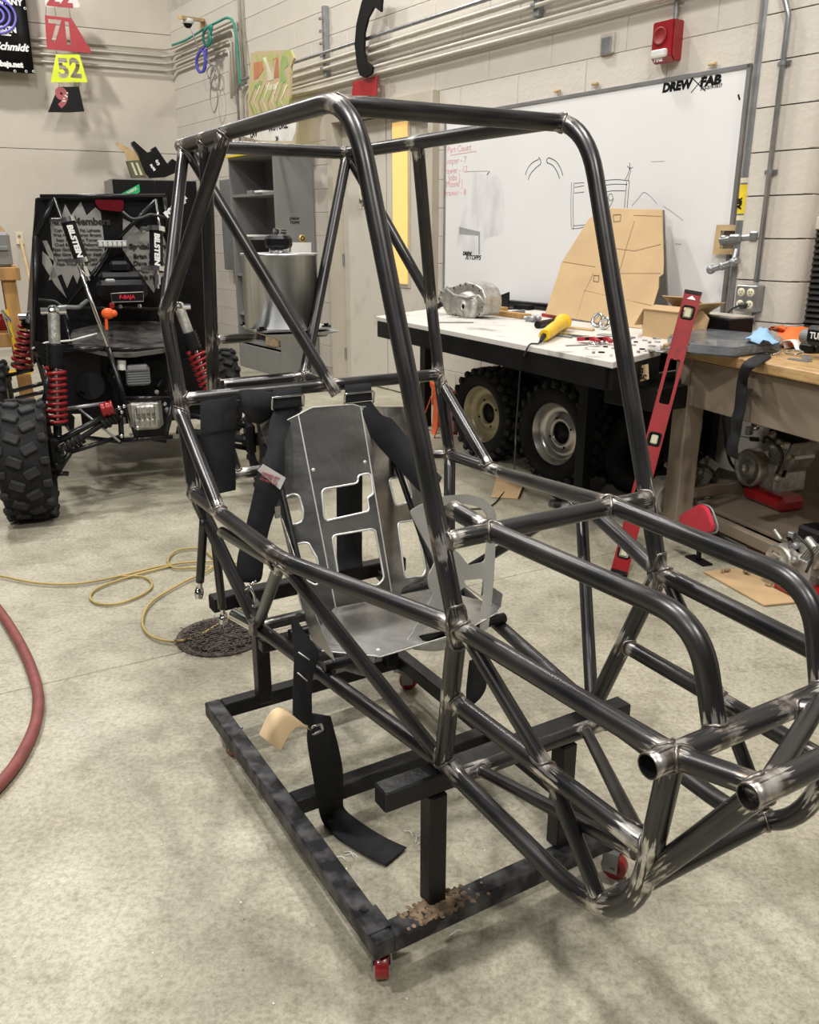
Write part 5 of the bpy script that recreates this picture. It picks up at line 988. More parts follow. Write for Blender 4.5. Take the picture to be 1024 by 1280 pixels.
shock(K(224, 384, .14), K(264, 492, .06), .29, .50, .042, 7, .008)
shock(K(40, 396, 1.2), K(26, 462, 1.25), .1, .2, .055, 6, .012)
# rear suspension arms, axles
hubx = xl_ + .13
for a, e, r in (((50, 563), (150, 511), .016), ((66, 592), (86, 592), .012), ((72, 590), (88, 565), .014), ((88, 565), (150, 546), .012), ((55, 500), (60, 470), .01), ((20, 498), (62, 488), .012), ((12, 490), (58, 478), .012)): kt([K(*a, .0 if a[0] > 40 else .9), K(*e, .08 if e[0] > 90 else (.0 if a[0] > 40 else .8))], r, name='suspension_arm')
kt([K(8, 470, 1.4), K(40, 462, 1.1)], .012, name='suspension_arm')
b = BM(); a_, e_ = K(80, 562, .02), K(146, 518, .08); cyl(b, a_, e_, .014); d_ = (e_ - a_)
for f0, f1, r0 in ((.0, .36, .034), (.72, 1.02, .036)):
    for i in range(5): q = a_ + d_ * (f0 + (f1 - f0) * i / 5); q2 = a_ + d_ * (f0 + (f1 - f0) * (i + .8) / 5); cyl(b, q, q2, r0 * (1 if i % 2 else .85), n=18)
bg.part('drive_shaft', b, M['rubber'])
b = BM(); q = K(69, 566, .0); box(b, q, (.05, .10, .16), bev=.012); cyl(b, V((xl_, 0, .29)), V((xl_ + .17, 0, .29)), .035); sph(b, q + V((.02, -.04, .03)), .02); sph(b, q + V((.0, -.05, -.05)), .018); bg.part('wheel_hub', b, M['black'])
b = BM(); cyl(b, V((xr_, .05, .29)), V((xr_ - .17, .05, .29)), .035); box(b, V((xr_ - .13, .05, .3)), (.05, .1, .16), bev=.012); bg.part('wheel_hub', b, M['black'])
for z in (.36, .24): kt([V((xr_ - .13, .05, z)), V((xr_ - .45, .1, z + .08))], .014, name='suspension_arm')
b = BM(); cyl(b, V((xr_ - .14, .05, .29)), V((xr_ - .5, .1, .36)), .02); bg.part('drive_shaft', b, M['rubber'])
# engine and gearbox
b = BM(); c = K(181, 516, .16); box(b, c, (.17, .14, .15), bev=.02); box(b, c + V((0, -.04, -.045)), (.13, .08, .06), bev=.012); box(b, c + V((0, -.05, .03)), (.10, .08, .05), bev=.01); gb = bg.part('gearbox', b, M['silver'])
for i in range(5): b = BM(); box(b, c + V((-.05 + i*.025, -.09, .0)), (.005, .03, .10)); bg.part('cooling_fin', b, M['silver'], gb)
b = BM(); c = K(172, 468, .26); box(b, c, (.12, .12, .10), bev=.012); box(b, c + V((0, -.05, .045)), (.10, .06, .03), bev=.006); en = bg.part('engine_block', b, M['lgrey'])
for i in range(6): b = BM(); box(b, c + V((0, -.06, -.035 + i*.013)), (.11, .02, .004)); bg.part('cooling_fin', b, M['lgrey'], en)
b = BM(); cyl(b, K(152, 450, .2), K(152, 462, .2), .022); bg.part('oil_filter', b, M['white'])
b = BM(); cyl(b, K(113, 482, .3), K(113, 482, .26), .07, n=28); cyl(b, K(104, 486, .25), K(104, 486, .23), .015); bg.part('brake_disc', b, M['black'])
b = BM(); c = K(134, 511, .05); lathe(b, [(.03, -.03), (.036, -.03), (.036, -.018), (.03, -.012), (.036, -.006), (.036, .006), (.03, .012), (.036, .02), (.036, .03), (.03, .03)], Matrix.Translation(c) @ axm((0, 0, 0), (1, 0, .2)).to_4x4(), 18, True); bg.part('red_coupling', b, M['spring'])
for x, y in ((149, 510), (155, 508), (152, 545), (152, 515), (172, 535), (206, 505)): b = BM(); sph(b, K(x, y, .02), .010); bg.part('bolt', b, M['chrome'])
kt([K(150, 552, .02), K(95, 508, .15)], .006, name='brake_line', m='lgrey'); kt([K(133, 504, .1), K(75, 512, .1)], .009, name='tie_rod', m='lgrey')
random.seed(21)
for i in range(26):
    p = K(random.uniform(140, 215), random.uniform(440, 545), random.uniform(.2, .33)); b = BM(); k = random.choice((0, 1, 2))
    if k == 0: box(b, p, (random.uniform(.02, .06), .04, random.uniform(.015, .05)), rot(random.uniform(0, 1)), bev=.004)
    elif k == 1: cyl(b, p, p + V((random.uniform(-.06, .06), -.03, random.uniform(-.05, .05))), random.uniform(.006, .014))
    else: sph(b, p, random.uniform(.008, .018))
    bg.part('engine_fitting', b, M[random.choice(('black', 'black', 'lgrey', 'grey', 'blackm'))])
# wide number/sponsor fin at the right
b = BM(); q = [z2(*p, Y1 - .2) for p in ((870, 205), (960, 130), (975, 190), (900, 250))]; plate(b, q, [], (0, .004, 0)); bp_ = bg.part('sponsor_panel', b, M['black']); bg.part('lettering', text_bm('POLARIS', .038, face_m((q[0] + q[2])/2 + V((0, -.004, 0)), q[1] - q[0], ZU), .004), M['wlet'], bp_)
# ================================================================ WHITE WORK TABLE AND WHAT IS ON IT
TZ = .85
wt = Thing('white_work_table', FR, (-3.6, -.8, 0), 'white-topped black-framed work table under the whiteboard', 'table')
LF_, RF_, RB_, LB_ = V((-4.50, -1.27, 0)), V((-2.33, -1.555, 0)), V((-2.545, -.20, 0)), V((-4.95, -.14, 0)); P1_, P2_ = V((-2.475, -1.085, 0)), V((-2.54, -1.02, 0))
b = BM(); prism(b, [p + V((0, 0, TZ - .028)) for p in (LF_, RF_, P1_, P2_, RB_, LB_)], (0, 0, .028)); bmesh.ops.bevel(b, geom=list(b.edges), offset=.003, segments=1, affect='EDGES'); wt.part('table_top', b, M['tabletop'])
ins = lambda p, k: p.lerp((LF_ + RF_ + RB_ + LB_) / 4, k)
for a, e in ((LF_, RF_), (RF_, P1_), (LB_, RB_), (LF_, LB_), (P2_, RB_)): b = BM(); bar(b, ins(a, .03) + V((0, 0, TZ - .075)), ins(e, .03) + V((0, 0, TZ - .075)), .04, .09); wt.part('apron', b, M['black'])
f1 = pz_(FR, 726, 628, 0); f2 = pz_(FR, 532, 532, 0); f3 = V((-4.25, -.35, 0)); f4 = V((-2.7, -.35, 0))
for f in (f1, f2, f3, f4): b = BM(); bar(b, f, f + V((0, 0, TZ - .07)), .06, .06, (0, 1, 0)); wt.part('leg', b, M['black'])
b = BM(); bar(b, f1 + V((0, 0, .55)), f1 + V((-.25, 0, TZ - .08)), .03, .03, (0, 1, 0)); wt.part('brace', b, M['black'])
b = BM(); bar(b, f1 + V((0, 0, TZ - .12)), f2 + V((0, 0, TZ - .12)), .05, .04); wt.part('rail', b, M['black'])
T0 = lambda px, py, z=0.: pz_(FR, px, py, TZ + z)
# under-table wheels
def uwheel(px, py, y, R, W, rimm, lab, nl=20, tilt=0.):
    c = py_(FR, px, py, y); c.z = max(c.z, R + .002) if tilt >= 0 else c.z; t = Thing('mounted_tyre', FR, (c.x, c.y, 0), lab, 'wheel'); tyre(t, Matrix.Translation((c.x, c.y, R + .002 if tilt >= 0 else c.z)) @ Matrix.Rotation(math.radians(abs(tilt)), 4, 'X') @ axm((0, 0, 0), (0, -1, 0)).to_4x4(), R, W, .172, rimm, 0, nl)
uwheel(613, 519, -.78, .278, .19, 'rimb', 'knobby spare wheel with beige rim under the white table', 24)
uwheel(704, 547, -.82, .285, .19, 'rims', 'knobby spare wheel with shiny silver rim under the white table', 24)
uwheel(672, 520, -.50, .335, .20, 'black', 'tall all-black spare wheel behind the silver-rimmed one', 22)
uwheel(785, 560, -.54, .30, .20, 'black', 'all-black spare wheel under the right end of the white table', 22)
c = T0(802, 468); b = BM(); cx0 = py_(FR, 800, 470, -1.36); box(b, (cx0.x - .14, -1.0, .655), (.30, .5, .10), bev=.004); t = Thing('black_bin', FR, (cx0.x, -1.0, .65), 'black drawer tray under the table corner carrying a handwritten card', 'tray'); t.part('tray', b, M['black'])
q = [py_(FR, *p, -1.262) for p in ((791, 459), (810, 455), (811, 474), (792, 479))]; b = BM(); prism(b, q, (0, .003, 0)); cd = t.part('card_label', b, M['paper']); 
for s, px, py in (('J&S', 800, 463), ('MISC', 801, 471)): t.part('lettering', text_bm(s, .030, face_m(py_(FR, px, py, -1.264), XR, ZU), .0006), M['ink'], cd)
# jack stands
for px, py, m, lab in ((566, 548, 'red', 'red steel jack stand behind the far roll hoop leg'), (546, 538, 'orangep', 'orange jack stand beside the red one under the table end')):
    c = pz_(FR, px, py, 0); t = Thing('jack_stand', FR, c, lab, 'jack stand')
    for dx in (-1, 1):
        for dy in (-1, 1): b = BM(); bar(b, c + V((dx*.09, dy*.09, .0)), c + V((dx*.03, dy*.03, .24)), .035, .006); t.part('leg', b, M[m])
    b = BM(); bar(b, c + V((0, 0, .18)), c + V((0, 0, .30)), .05, .05, (0, 1, 0)); t.part('column', b, M[m]); b = BM(); prism(b, [c + V(p) for p in ((-.05, -.02, .30), (.05, -.02, .30), (.065, -.02, .345), (.03, -.02, .33), (-.03, -.02, .33), (-.065, -.02, .345))], (0, .04, 0)); t.part('saddle', b, M[m])
# gearbox casting
zt_p = lambda x, y, y_: py_(FR, 540 + x / 3.413, 340 + y / 3.413, y_)
gy = T0(578, 396).y; g0 = zt_p(150, 148, gy - .02); gc = Thing('gearbox_casting', FR, (g0.x, gy, TZ), 'open aluminium gearbox casting at the left end of the white table', 'gearbox')
prof = [zt_p(*p, gy) for p in ((25, 110), (35, 80), (60, 62), (95, 60), (125, 48), (150, 42), (185, 50), (215, 72), (228, 110), (228, 150), (215, 185), (180, 190), (90, 188), (60, 178), (45, 150), (28, 135))]
for p in prof: p.z = max(p.z, TZ + .004)
b = BM(); plate(b, rnd(prof, .015), [], (0, .13, 0)); bmesh.ops.bevel(b, geom=[e for e in b.edges if e.is_boundary is False and abs(e.verts[0].co.y - e.verts[1].co.y) < 1e-5 and e.calc_face_angle(0) > .8], offset=.006, segments=1, affect='EDGES'); gc.part('casting', b, M['silver'])
c = zt_p(140, 148, gy - .03); b = BM(); lathe(b, [(.016, .004), (.016, .016), (.024, .016), (.026, .010), (.055, .006), (.085, .0), (.09, -.03)], face_m(c + V((0, .0, 0)), XR, ZU), 32); gc.part('cover_boss', b, M['silver']); b = BM(); lathe(b, [(0, .009), (.017, .009)], face_m(c, XR, ZU), 20); gc.part('bore', b, M['ink'])
for i, p in enumerate(prof):
    if i % 1 == 0 and i < 13: b = BM(); q = p.lerp(c, .10); cyl(b, V((q.x, gy - .012, q.z)), V((q.x, gy + .01, q.z)), .012, n=12); bb = gc.part('bolt_boss', b, M['silver']); b = BM(); cyl(b, V((q.x, gy - .014, q.z)), V((q.x, gy - .010, q.z)), .005, n=8); gc.part('bolt_hole', b, M['ink'], bb)
b = BM(); tube(b, [zt_p(60, 70, gy - .02), zt_p(95, 98, gy - .035), zt_p(150, 108, gy - .04), zt_p(200, 100, gy - .03), zt_p(225, 130, gy - .02)], .006, .02); gc.part('casting_rib', b, M['silver'])
b = BM(); q = zt_p(42, 135, gy - .04); cyl(b, q, q + V((-.05, -.04, -.045)), .016); gc.part('shaft', b, M['black'])
def tb(name, px, py, s, m, lab, cat, z=0., rz=0., bev=.003, dy=0.):
    c = T0(px, py); b = BM(); box(b, c + V((0, s[1]/2 + dy, s[2]/2 + z + .0005)), s, rot(rz), bev=bev); return one(name, b, M[m], FR, lab, cat)
tb('wood_block', 622, 380, (.13, .10, .075), 'woodl', 'pale wooden block behind the gearbox casting', 'block', dy=.06); tb('wood_block', 617, 391, (.10, .08, .035), 'wood', 'small wooden block right against the gearbox casting', 'block', dy=.0)
t_ = tb('timber_strip', 634, 396.5, (.34, .05, .03), 'wood', 'short pine strip lying on the table in front of the whiteboard', 'timber', rz=-.05)
c = T0(634, 390); b = BM(); o_ = [py_(FR, *p, c.y + .12) for p in ((622, 388), (623, 370), (636, 365), (635, 387))]; 
for p in o_: p.z = max(p.z, TZ + .002)
prism(b, o_, (0, .01, 0)); box(b, V(((o_[0].x + o_[3].x)/2, c.y + .16, TZ + .005)), (.12, .08, .006)); one('black_bracket', b, M['black'], FR, 'black angle plate standing beside the pale wood block', 'bracket')
b = BM(); a_, e_ = T0(545, 403, .003), T0(592, 403, .003); bar(b, a_, e_, .035, .004); one('steel_rule', b, M['lgrey'], FR, 'flat steel rule lying at the left end of the white table', 'ruler')
# angle grinder
A_ = lambda x, y, y_: zt_p(x, y, y_)
c0_, c1_ = T0(680, 428), T0(703, 414); g_a = V((c0_.x, c0_.y, TZ + .032)); g_b = V((c1_.x, c1_.y, TZ + .045)); d_ = (g_b - g_a); gt = Thing('angle_grinder', FR, ((g_a + g_b)/2).to_2d().to_3d() + V((0, 0, TZ)), 'yellow and black corded angle grinder lying on the white table', 'tool')
b = BM(); sweep(b, smooth_pts([g_a, g_a + d_*.3, g_a + d_*.6, g_a + d_*.85, g_b], 4), lambda s: .026 + .006*math.sin(s*PI*.9) + .010*max(0, s-.75)*4*.5, 16); gt.part('body', b, M['yellow'])
b = BM(); q = g_b; sph(b, q, .046, (1, 1, .95)); gt.part('gear_head', b, M['yellow']); b = BM(); u = d_.normalized(); cyl(b, g_b + u*.02, g_b + u*.052, .034, n=20); gt.part('collar', b, M['black'])
b = BM(); box(b, (g_a + g_b)/2 + V((0, -.018, .012)), (.06, .02, .022), axm(g_a, g_b) @ rot(0, 0, PI/2), bev=.004); gt.part('label_plate', b, M['ink'])
b = BM(); box(b, g_a + d_*.30 + V((-.004, -.022, .012)), (.05, .004, .012), axm(g_a, g_b) @ rot(0, 0, PI/2)); gt.part('vent_slots', b, M['ink'])
E_ = g_a - u * .09 + V((0, 0, -.018)); b = BM(); cyl(b, E_, g_a - u*.01, .007, .013); gt.part('cord_sleeve', b, M['black'])
fe = lambda px, py, y_: py_(FR, px, py, y_)
rl = lambda x: LF_.y + (RF_.y - LF_.y) * (x - LF_.x) / (RF_.x - LF_.x) - .012
ed = T0(667, 432); pts = [E_, E_ - u*.02 + V((0, -.01, -.004)), V((ed.x, rl(ed.x) + .01, TZ + .007)), V((ed.x - .01, rl(ed.x) - .005, TZ - .03)), fe(651, 460, -1.40), fe(648, 500, -1.40), fe(645, 540, -1.40), fe(644, 570, -1.40), pz_(FR, 641, 600, .006), pz_(FR, 628, 618, .006), pz_(FR, 610, 634, .006), pz_(FR, 570, 636, .006), pz_(FR, 540, 633, .006)]
b = BM(); sweep(b, smooth_pts(pts, 6), .0042, 8); gt.part('power_cord', b, M['cable'])
b = BM(); a_, e_ = T0(672, 406, .02), T0(700, 401, .02); cyl(b, a_, e_, .020, n=16); cyl(b, e_, e_ + (e_ - a_).normalized()*.03, .012); one('barrel_tool', b, M['black'], FR, 'black cylindrical tool handle just behind the yellow grinder', 'tool')
# small parts strewn on the table
random.seed(4)
def ringlet(px, py, r, m, lab, grp, h=.008, nm='washer', tilt=0.):
    c = T0(px, py, .0); b = BM(); lathe(b, [(r*.5, 0), (r, 0), (r, h), (r*.5, h)], Matrix.Translation(c + V((0, 0, .0005 + abs(math.sin(tilt))*r))) @ Matrix.Rotation(tilt, 4, 'X'), 18, True); one(nm, b, M[m], FR, lab, 'washer', grp)
WL = ('washer nearest the front edge of the table, left of the roll cage tube', 'dark washer just left of the roll cage tube', 'washer close to the table front right of the roll cage tube', 'dark washer between two grey ones near the table corner', 'largest flat washer by the table corner', 'grey washer in front of the small cardboard box', 'small dark washer behind the row near the table corner', 'grey washer nearest the wooden bench', 'grey washer right at the table front behind the roll cage tube', 'small dark washer beside the silver collars')
for i, (px, py, r) in enumerate(((752, 441, .014), (768, 436, .013), (792, 432, .012), (803, 437, .013), (815, 433, .016), (806, 426, .012), (795, 428, .010), (822, 428, .014), (782, 441, .012), (757, 434, .011))): ringlet(px, py, r, 'lgrey' if i % 3 else 'ink', WL[i], 'washers on the white table', .004)
for i, (px, py, r, lab) in enumerate(((748, 409, .040, 'large aluminium ring standing behind the red clamps'), (757, 412, .034, 'aluminium ring leaning right of the large one'), (742, 433, .024, 'silver collar lying before the red clamps'), (752, 430, .020, 'small silver collar right beside the other collar'))):
    c = T0(px, py); b = BM(); R_m = Matrix.Translation(c + V((0, 0, r*.85 if i < 2 else .001))) @ (Matrix.Rotation(1.1, 4, 'X') if i < 2 else Matrix.Identity(4)); lathe(b, [(r*.62, 0), (r, 0), (r, .018), (r*.62, .018)], R_m, 24, True); one('metal_ring', b, M['chrome'], FR, lab, 'ring')
for (px, py, lab) in ((735, 424, 'red spring clamp lying left in front of the rings'), (752, 424, 'red spring clamp lying right beside its twin')):
    c = T0(px, py, .02); t = Thing('red_clamp', FR, c - V((0, 0, .02)), lab, 'clamp')
    for s in (-1, 1): b = BM(); bar(b, c + V((-.05, s*.012, -.004)), c + V((.03, -s*.006, .006)), .022, .016); bar(b, c + V((.03, -s*.006, .006)), c + V((.065, s*.008, -.004)), .018, .014); t.part('jaw', b, M['signred'])
    b = BM(); cyl(b, c + V((.015, -.03, .005)), c + V((.015, .03, .005)), .006); t.part('pivot', b, M['ink'])
for px, py, s, rz, m, nm, lab, cat in ((722, 412, (.20, .03, .012), .15, 'woodl', 'wooden_stick', 'tapered wooden stick across the table centre', 'stick'), (727, 432, (.012, .16, .004), -.3, 'lgrey', 'scissors_blade', 'steel scraper blade pointing at the table front edge', 'tool'), (715, 421, (.18, .02, .012), .05, 'chrome', 'wrench', 'chrome wrench lying right of the yellow grinder', 'wrench'), (703, 421, (.14, .02, .010), -.1, 'lgrey', 'steel_bar', 'short steel bar under the grinder head', 'bar'), (665, 402, (.06, .05, .03), .3, 'lgrey', 'crumpled_foil', 'crumpled grey rag behind the grinder', 'rag'), (770, 421, (.20, .05, .006), .1, 'lgrey', 'metal_strip', 'thin curved metal strip near the cardboard box', 'metal strip'), (690, 397, (.16, .03, .02), -.05, 'signred', 'red_tool', 'red-handled tool along the foot of the large cardboard', 'tool'), (655, 387, (.12, .07, .03), .2, 'ink', 'black_tool', 'black metal oddment beside the pine strip', 'tool'), (648, 392, (.02, .14, .02), .3, 'grey', 'steel_file', 'steel file poking up by the pine strip', 'tool'), (820, 440, (.09, .04, .006), .2, 'lgrey', 'steel_scrap', 'flat steel offcut at the table corner by the bench', 'scrap')):
    c = T0(px, py); b = BM(); box(b, c + V((0, 0, s[2]/2 + .001)), s, rot(rz), bev=.002)
    if nm == 'wrench': cyl(b, c + rot(rz) @ V((s[0]/2, 0, 0)) + V((0, 0, .001)), c + rot(rz) @ V((s[0]/2, 0, 0)) + V((0, 0, .013)), .018, n=12)
    if nm == 'crumpled_foil':
        for k in range(9): sph(b, c + V((random.uniform(-.04, .04), random.uniform(-.03, .03), .02)), random.uniform(.012, .02), (1, 1, .8), 6)
    one(nm, b, M[m], FR, lab, cat)
random.seed(31)
for i, (px, py) in enumerate(((775, 428), (786, 436), (798, 441), (811, 440), (788, 424), (764, 446), (818, 424), (800, 422), (742, 442), (733, 437), (812, 429), (828, 435))):
    c = T0(px, py); b = BM(); a = random.random(); cyl(b, c + V((0, 0, .0005)), c + V((0, 0, .009)), random.uniform(.007, .011), n=6)
    if i % 3 == 0: q = rot(a) @ V((.03, 0, 0)); cyl(b, c + V((0, 0, .005)), c + q + V((0, 0, .005)), .0035, n=8)
    one('hex_nut', b, M['chrome' if i % 2 else 'lgrey'], FR, 'small loose steel nut or bolt lying among the washers on the white table', 'nut', 'nuts on the white table')
# big cut cardboard leaning on the whiteboard, grey panel behind
zq = lambda x, y: (620 + x / 4.267, 180 + y / 4.267)
PC0, PCN = V((-3.4, -.50, TZ + .003)), V((0, -1, .58)).normalized()
lc = lambda x, y: pk(FR, *zq(x, y), PC0, PCN)
o_ = [lc(*p) for p in ((262, 905), (330, 700), (346, 640), (360, 615), (500, 395), (590, 345), (885, 352), (893, 640), (890, 695), (868, 712), (866, 770), (835, 872), (775, 905), (775, 1000), (600, 970))]
for p in o_: p.z = max(p.z, TZ + .003)
cb2 = Thing('cut_cardboard', FR, ((o_[0].x + o_[-2].x)/2, -.5, TZ), 'large cut sheet of brown cardboard leaning on the whiteboard', 'cardboard')
b = BM(); plate(b, o_, [], (0, .006, .003)); cb2.part('sheet', b, M['card'])
for q in ([(740, 410), (700, 540), (660, 680), (640, 800)], [(620, 555), (740, 570), (880, 535)], [(360, 628), (530, 655)], [(650, 690), (880, 690)], [(470, 780), (640, 820), (830, 860)], [(520, 690), (470, 800), (430, 930)], [(735, 380), (885, 385)]):
    b = BM(); sweep(b, dens([lc(*p) + V((0, -.0015, 0)) for p in q], .03), .0013, 4); cb2.part('crease', b, M['carddk'])
for q in (((628, 378), (668, 376), (666, 412), (630, 414)), ((524, 700), (552, 702), (550, 735), (522, 732))):
    q = [lc(*p) + V((0, -.003, 0)) for p in q]; b = BM(); sweep(b, q + [q[0], q[1]], .0014, 4, cap=False); cb2.part('printed_mark', b, M['ink'])
b = BM(); q = [py_(FR, *zq(*p), -.075) for p in ((868, 352), (893, 352), (915, 866), (840, 870), (866, 700))]; 
for p in q: p.z = max(p.z, TZ + .002)
plate(b, q, [], (0, .012, 0)); one('grey_board', b, M['grey'], FR, 'narrow grey board standing behind the large cardboard', 'board')
# open cardboard box and black tray at its right
c = T0(826, 424); b = BM(); bx = Thing('cardboard_box', FR, c, 'small open cardboard box on the white table behind the red level', 'box')
P0_ = V((T0(803, 420).x, T0(803, 420).y, TZ)); w2, d2, h2 = .23, .20, .13; A = rot(-.12)
def bxp(nm, ctr, s, R=None): b = BM(); box(b, P0_ + A @ V(ctr), s, A @ (R or Matrix.Identity(3))); bx.part(nm, b, M['card'])
bxp('wall', (w2/2, 0, h2/2), (w2, .004, h2)); bxp('wall', (w2/2, d2, h2/2), (w2, .004, h2)); bxp('wall', (0, d2/2, h2/2), (.004, d2, h2)); bxp('wall', (w2, d2/2, h2/2), (.004, d2, h2)); bxp('base', (w2/2, d2/2, .004), (w2, d2, .004))
bxp('flap', (w2/2, d2 - .045, h2 + .03), (w2, .11, .004), Matrix.Rotation(-.6, 3, 'X')); bxp('flap', (w2/2 , .03, h2 + .01), (w2, .08, .004), Matrix.Rotation(.2, 3, 'X')); bxp('flap', (-.035, d2/2, h2 - .04), (.004, d2, .10), Matrix.Rotation(.6, 3, 'Y')); bxp('flap', (w2 + .05, d2/2, h2 + .02), (.11, d2*.9, .004), Matrix.Rotation(-.5, 3, 'Y'))
# ================================================================ WOODEN BENCH
FB_o = FR @ V((-2.515, -1.03, 0)); fbx = (FR.to_3x3() @ V((.90, -.24, 0))).normalized(); FB = frame(FB_o, fbx); BZ = .868
bn = Thing('wooden_bench', FB, (.95, .36, 0), 'heavy wooden workbench with worn maple top and brown-grey legs', 'bench')
BD = .88
b = BM(); box(b, (1.0, BD/2, BZ - .022), (2.0, BD, .044), bev=.005); bn.part('bench_top', b, M['benchtop'])
b = BM(); box(b, (1.0, .05, BZ - .15), (1.86, .04, .20), bev=.003); bn.part('apron', b, M['benchpaint']); b = BM(); box(b, (.12, BD/2, BZ - .15), (.04, BD - .16, .20), bev=.003); bn.part('apron', b, M['benchpaint'])
bl_ = pz_(FB, 979, 640, 0)
for x, y in ((.13, .07), (1.86, .07), (min(.4, max(.12, bl_.x)), BD - .07), (1.86, BD - .07)): b = BM(); box(b, (x, y, (BZ - .044)/2), (.10, .09, BZ - .044), bev=.004); bn.part('leg', b, M['benchpaint'])
b = BM(); box(b, (1.0, .12, .115), (1.72, .04, .05), bev=.003); bn.part('lower_rail', b, M['benchpaint']); b = BM(); box(b, (.14, BD/2, .20), (.04, BD - .2, .05), bev=.003); bn.part('lower_rail', b, M['benchpaint'])
b = BM(); box(b, (1.0, .45, .150), (1.7, .60, .018), bev=.002); bn.part('lower_shelf', b, M['benchpaint'])
B0 = lambda px, py, z=0.: pz_(FB, px, py, BZ + z)
# wrapped slab
q = [B0(*p) for p in ((833, 430), (878, 421), (978, 431), (976, 440), (916, 448), (860, 443))]; t = Thing('wrapped_pack', FB, sum(q, V()) / 6, 'flat grey pack sealed in shiny clear plastic on the wooden bench', 'pack')
b = BM(); plate(b, rnd([p + V((0, 0, .001)) for p in q], .02), [], (0, 0, .040)); bmesh.ops.bevel(b, geom=[e for e in b.edges if e.calc_face_angle(0) > .7 and abs(e.verts[0].co.z - e.verts[1].co.z) < .001], offset=.008, segments=2, affect='EDGES'); t.part('wrap', b, M['poly'])
b = BM(); e0_ = B0(830, 437); prism(b, [e0_, e0_ + V((.10, .04, 0)), e0_ + V((.10, .06, .045)), e0_ + V((.02, .04, .03))], (0, .012, 0)); t.part('wrap_corner', b, M['poly'])
def crumple(name, pts, zs, m, lab, cat, F, th=.012, seed=1, amp=.015, sub_=3):
    pts = [V((p.x, min(p.y, .74), p.z)) for p in pts]
    random.seed(seed); b = BM(); c = sum(pts, V()) / len(pts); ctr = b.verts.new(c + V((0, 0, zs))); ring = [b.verts.new(p + V((0, 0, .003))) for p in pts]
    for i in range(len(ring)): b.faces.new((ring[i], ring[(i+1) % len(ring)], ctr))
    bmesh.ops.subdivide_edges(b, edges=list(b.edges), cuts=sub_, use_grid_fill=True)
    for v in b.verts: v.co += V((random.uniform(-1, 1)*amp*.3, random.uniform(-1, 1)*amp*.3, random.uniform(0, 1)*amp))
    r = bmesh.ops.extrude_face_region(b, geom=list(b.faces)); bmesh.ops.translate(b, vec=V((0, 0, -.002)), verts=[v for v in r['geom'] if isinstance(v, bmesh.types.BMVert)])
    mn = min(v.co.z for v in b.verts); bz = c.z; bmesh.ops.translate(b, vec=V((0, 0, max(0, bz - mn + .0005))), verts=b.verts); return one(name, b, M[m], F, lab, cat, smooth=True)
crumple('blue_rag', [B0(*p, .042) for p in ((931, 429), (940, 420), (955, 418), (966, 424), (971, 432), (950, 431))], .045, 'blue', 'crumpled light blue rag on the wrapped pack', 'rag', FB, seed=2, amp=.022)
crumple('orange_straps', [B0(*p) for p in ((966, 432), (975, 424), (1000, 416), (1035, 412), (1045, 428), (1020, 440), (990, 438))], .05, 'orange', 'heap of bright orange webbing at the right end of the bench', 'strap', FB, seed=6, amp=.035)
t = Thing('power_drill', FB, B0(1012, 418), 'black power tool with white lettering behind the orange webbing', 'tool'); c = B0(1012, 417, .10); b = BM(); box(b, c + V((.03, .06, -.01)), (.16, .07, .075), bev=.015); t.part('body', b, M['black']); b = BM(); cyl(b, c + V((-.085, .06, -.02)), c + V((-.04, .06, -.02)), .028, n=18); t.part('chuck', b, M['grey']); b = BM(); bar(b, c + V((.04, .06, -.03)), c + V((.07, .07, -.098)), .04, .035); t.part('grip', b, M['black'])
t.part('lettering', text_bm('TURBO', .034, face_m(c + V((.035, .024, -.01)), XR, ZU), .001), M['wlet'])
b = BM(); q0, q1 = B0(986, 432, .015), B0(1001, 436, .012); ribbon(b, [q0 + V((0, 0, -.012)), q0 + V((.0, -.01, .02)), q0.lerp(q1, .5) + V((0, 0, .025)), q1 + V((0, 0, -.01))], [V((0, .02, 0))]*4, .002); one('label_loop', b, M['white'], FB, 'curled white and pink label tag beside the orange webbing', 'tag')
b = BM(); cyl(b, B0(1003, 433, .02), B0(1024, 436, .02), .018, n=16); box(b, B0(1012, 435, .02), (.05, .05, .035), bev=.006); one('black_fitting', b, M['black'], FB, 'black cylindrical fitting in front of the orange webbing', 'fitting')
for px, py, a, lab in ((963, 441, .3, 'chrome strap buckle at the bench edge above the hanging strap'), (993, 442, -.2, 'chrome strap buckle right of the white label')):
    c = B0(px, py, .006); b = BM(); q = rnd([c + rot(a) @ V(p) for p in ((-.035, -.02, 0), (.035, -.02, 0), (.035, .02, .01), (-.035, .02, .01))], .01); sweep(b, q + [q[0], q[1]], .0035, 6, cap=False); one('strap_buckle', b, M['chrome'], FB, lab, 'buckle')
for px, py, a, lab in ((1000, 450, .1, 'dark steel bracket lying at the front of the bench top'), (1008, 447, -.6, 'second dark steel offcut crossing the first on the bench')): b = BM(); box(b, B0(px, py, .003), (.09, .03, .005), rot(a)); one('steel_offcut', b, M['lgrey'], FB, lab, 'scrap')
t = Thing('black_case', FB, B0(890, 415), 'black plastic tray with papers at the back of the bench by the pilaster', 'tray'); c = B0(880, 419); b = BM(); box(b, c + V((.03, .08, .045)), (.26, .14, .09), bev=.006); t.part('tray', b, M['black']); b = BM(); box(b, c + V((.03, .08, .094)), (.24, .12, .008), rot(.1)); t.part('papers', b, M['pconduit'])
